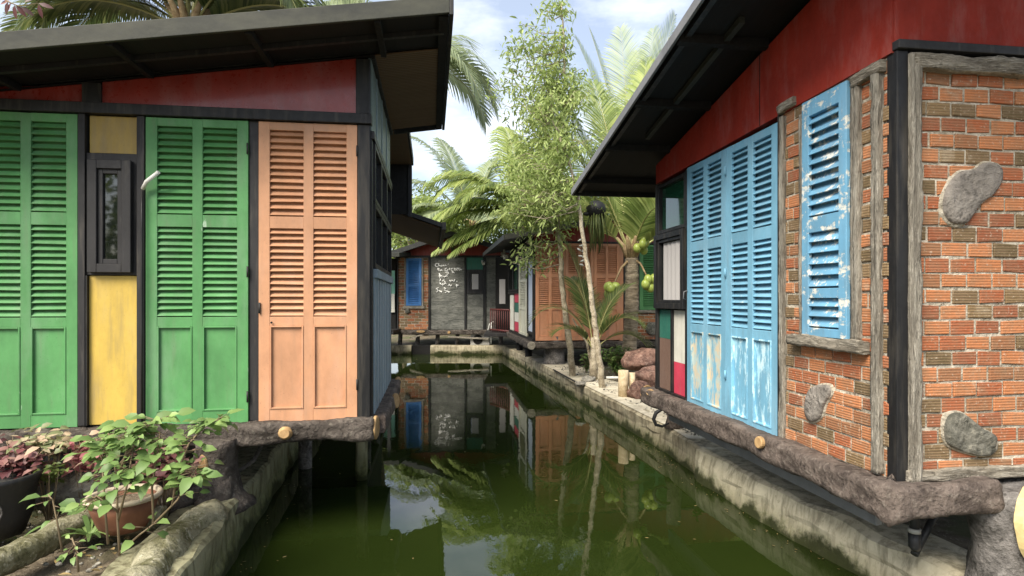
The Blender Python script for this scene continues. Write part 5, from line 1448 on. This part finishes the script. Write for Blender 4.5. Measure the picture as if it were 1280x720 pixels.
def purp(name, cx, cy, Y, w2_, h2_, n, label, mat, seed, ln=.07, wd=.045, cat='plant'):
    rnd = random.Random(seed); b = at(cx, cy + 45, Y); b.z = .38; r_ = root(name, b, label, cat); s_, lf = MB(), MB()
    for j in range(n):
        q = at(cx + rnd.gauss(0, .5) * w2_, cy + rnd.gauss(0, .5) * h2_, Y + rnd.gauss(0, .10)) - b
        if j % 11 == 0: s_.tube([(q.x * .25, q.y * .3, 0), (q.x * .6, q.y * .6, q.z * .5), q], [.003, .0025, .002], 4)
        a = rnd.uniform(0, 6.28); d = Vector((math.cos(a), math.sin(a) - .4, rnd.uniform(-.4, .5)))
        lf.leaf(q, d, Vector((rnd.uniform(-.5, .5), rnd.uniform(-1, .2), 1)), ln * rnd.uniform(.6, 1.2), wd * rnd.uniform(.7, 1.2), rnd.random() ** 1.3, fold=.25, bend=rnd.uniform(0, .5))
    s_.build('stems', M['twig'], r_); lf.build('leaves', mat, r_); return r_
purp('purple_plant', 22, 580, 3.85, 34, 24, 420, 'dense maroon-leaved plant in the black pot at the left edge', M['leaf_purple'], 52)
purp('purple_plant', 108, 570, 3.95, 26, 22, 170, 'pink and maroon leaved plant under the yellow panel', M['leaf_pink'], 53, ln=.065)
purp('purple_plant', 205, 580, 3.95, 34, 24, 330, 'dark maroon plant growing behind the green shrub, beside the stump post', M['leaf_purple'], 54)
purp('pale_leaf_plant', 60, 552, 3.9, 40, 14, 170, 'pale pinkish green leaved plant below the left green shutter', leafmat('leaf_pale', [(.10, .13, .05), (.30, .33, .16), (.50, .34, .24), (.5, .46, .3)], .3), 55, ln=.075)
purp('green_plant', 62, 592, 3.8, 18, 12, 190, 'small bright green fine-leaved plant between the maroon plants', M['leaf_mid'], 56, ln=.045, wd=.022)
sb_ = atz(112, 672, .36)
rnd = random.Random(8); gr = root('strap_leaf_plant', sb_, 'clump of long strap leaves beside the terracotta pot', 'plant'); lf = MB()
for k in range(20):
    a = rnd.uniform(0, 6.28); q = Vector((0, 0, 0)); e = rnd.uniform(.6, 1.3); d = Vector((math.cos(a), math.sin(a), e)).normalized(); l = rnd.uniform(.16, .28); vs = []
    sdv = Vector((-math.sin(a), math.cos(a), 0))
    for j in range(6):
        ww = .014 * math.sin(math.pi * (j + .6) / 6.2); vs += [q - sdv * ww, q + sdv * ww]; q = q + d * l / 5; d = (d + Vector((0, 0, -.3))).normalized()
    lf.add(vs, [(2*j, 2*j+1, 2*j+3, 2*j+2) for j in range(5)], rnd.random(), True)
lf.build('leaves', M['leaf_shrub'], gr)
shrub('leafy_seedling', atz(78, 680, .36), [([(78, 690, 0), (72, 655, 0), (66, 625, 0), (60, 618, 0)], 3.3, 9)], 'bright green seedling with a few big leaves left of the strap leaves', M['leaf_shrub'], 57, ln=.11, wd=.06)
shrub('leafy_seedling', atz(98, 715, .36), [([(98, 715, 0), (96, 690, 0), (90, 672, 0)], 3.1, 14)], 'low green seedling at the bottom edge beside the log border', M['leaf_shrub'], 58, ln=.06, wd=.035)
for k, (px, py, lab) in enumerate(((18, 672, 'tiny seedling left of its twin on the dark soil'), (33, 668, 'tiny seedling right of its twin on the dark soil'), (5, 684, 'tiny pale sprout at the left edge of the soil'))):
    sprig('seedling', atz(px, py + 12, .30), lab, 'seedling', M['leaf_shrub'], 9, .03, .05, .035, .016, 3, 70 + k)
# litter leaves floating on the water: uncountable flecks
fl_ = MB(); rq = random.Random(12)
for k in range(110):
    y = rq.uniform(4, 18.5); x = rq.uniform(edge(LE, y) + .2, edge(RE, y) - .1)
    a = rq.uniform(0, 6.28); fl_.leaf(Vector((x, y, .006)), Vector((math.cos(a), math.sin(a), 0)), Vector((0, 0, 1)), rq.uniform(.012, .035), .012, rq.random(), 0.05, .02)
for k in range(420):
    y = rq.uniform(3.2, 18.8); sd2 = rq.random() < .6
    x = (edge(RE, y) - .06 - abs(rq.gauss(0, .10))) if sd2 else (edge(LE, y) + .06 + abs(rq.gauss(0, .10)))
    a = rq.uniform(0, 6.28); fl_.leaf(Vector((x, y, .005)), Vector((math.cos(a), math.sin(a), 0)), Vector((0, 0, 1)), rq.uniform(.01, .03), .009, rq.random() * .6, 0.05, .02)
for k in range(260):
    y = rq.uniform(2.6, 4.2); x = edge(LE, y) - rq.uniform(.35, 2.6); a = rq.uniform(0, 6.28)
    fl_.leaf(Vector((x, y, .33 + rq.uniform(0, .02))), Vector((math.cos(a), math.sin(a), rq.uniform(-.1, .3))), Vector((rq.uniform(-.4, .4), 0, 1)), rq.uniform(.03, .07), .025, rq.random(), 0.2, .2)
o = fl_.build('fallen_leaves', leafmat('leaf_fallen', [(.10, .07, .03), (.22, .15, .06), (.36, .27, .13)], .1)); o['kind'] = 'stuff'; o['label'] = 'small fallen leaves on the canal water and the planter soil'
# corner branch at top left
cb = root('leafy_branch', at(-12, -8, 2.4), 'thin branch tip with purplish leaves in the top left corner of the sky', 'branch')
lf = MB(); s_ = MB(); b = at(-12, -8, 2.4)
s_.tube([Vector((-.12, .1, .1)), at(10, 2, 2.4) - b, at(24, 8, 2.4) - b, at(48, 4, 2.4) - b], [.004, .003, .002, .0015], 5)
for (x, y, dx, dy) in ((10, 2, -.4, -.8), (14, 4, -.6, -.6), (18, 6, -.1, -1), (20, 6, .5, -.7), (26, 8, .7, -.5), (48, 5, .1, -1), (48, 4, 1, -.25), (12, 1, -1, -.1), (4, 0, -.5, .4), (30, 3, .6, .5)):
    lf.leaf(at(x, y, 2.4) - b, Vector((dx, .2, dy)), Vector((0, -1, .3)), .055, .02, random.random(), .1, .1)
s_.build('twig', M['twig'], cb); lf.build('leaves', M['leaf_purple'], cb)

# groups for repeats
by = {}
for o in list(bpy.data.objects):
    if o.parent is None and o.get('category') and 'group' not in o: by.setdefault(o.name.split('.')[0], []).append(o)
GN = {'coconut_palm': 'coconut palms around the houses', 'slender_tree': 'slender trees on the canal wall', 'broadleaf_tree': 'leafy trees around the canal', 'canal_wall': 'concrete walls of the canal',
      'stump_post': 'carved stump posts under the houses', 'timber_pile': 'piles under the houses', 'boulder': 'rocks on the banks', 'timber_stake': 'pale cut stakes', 'seedling': 'tiny seedlings on the dark soil',
      'purple_plant': 'maroon leaved plants', 'leafy_seedling': 'green seedlings in the planter', 'log_border': 'carved log borders of the planter', 'plank': 'planks under the far house', 'drain_pipe': 'drain pipes', 'hanging_lamp': 'white hanging lamps', 'leafy_shrub': 'shrubs on the right bank'}
for k, v in by.items():
    if len(v) > 1 and k in GN:
        for o in v: o['group'] = GN[k]
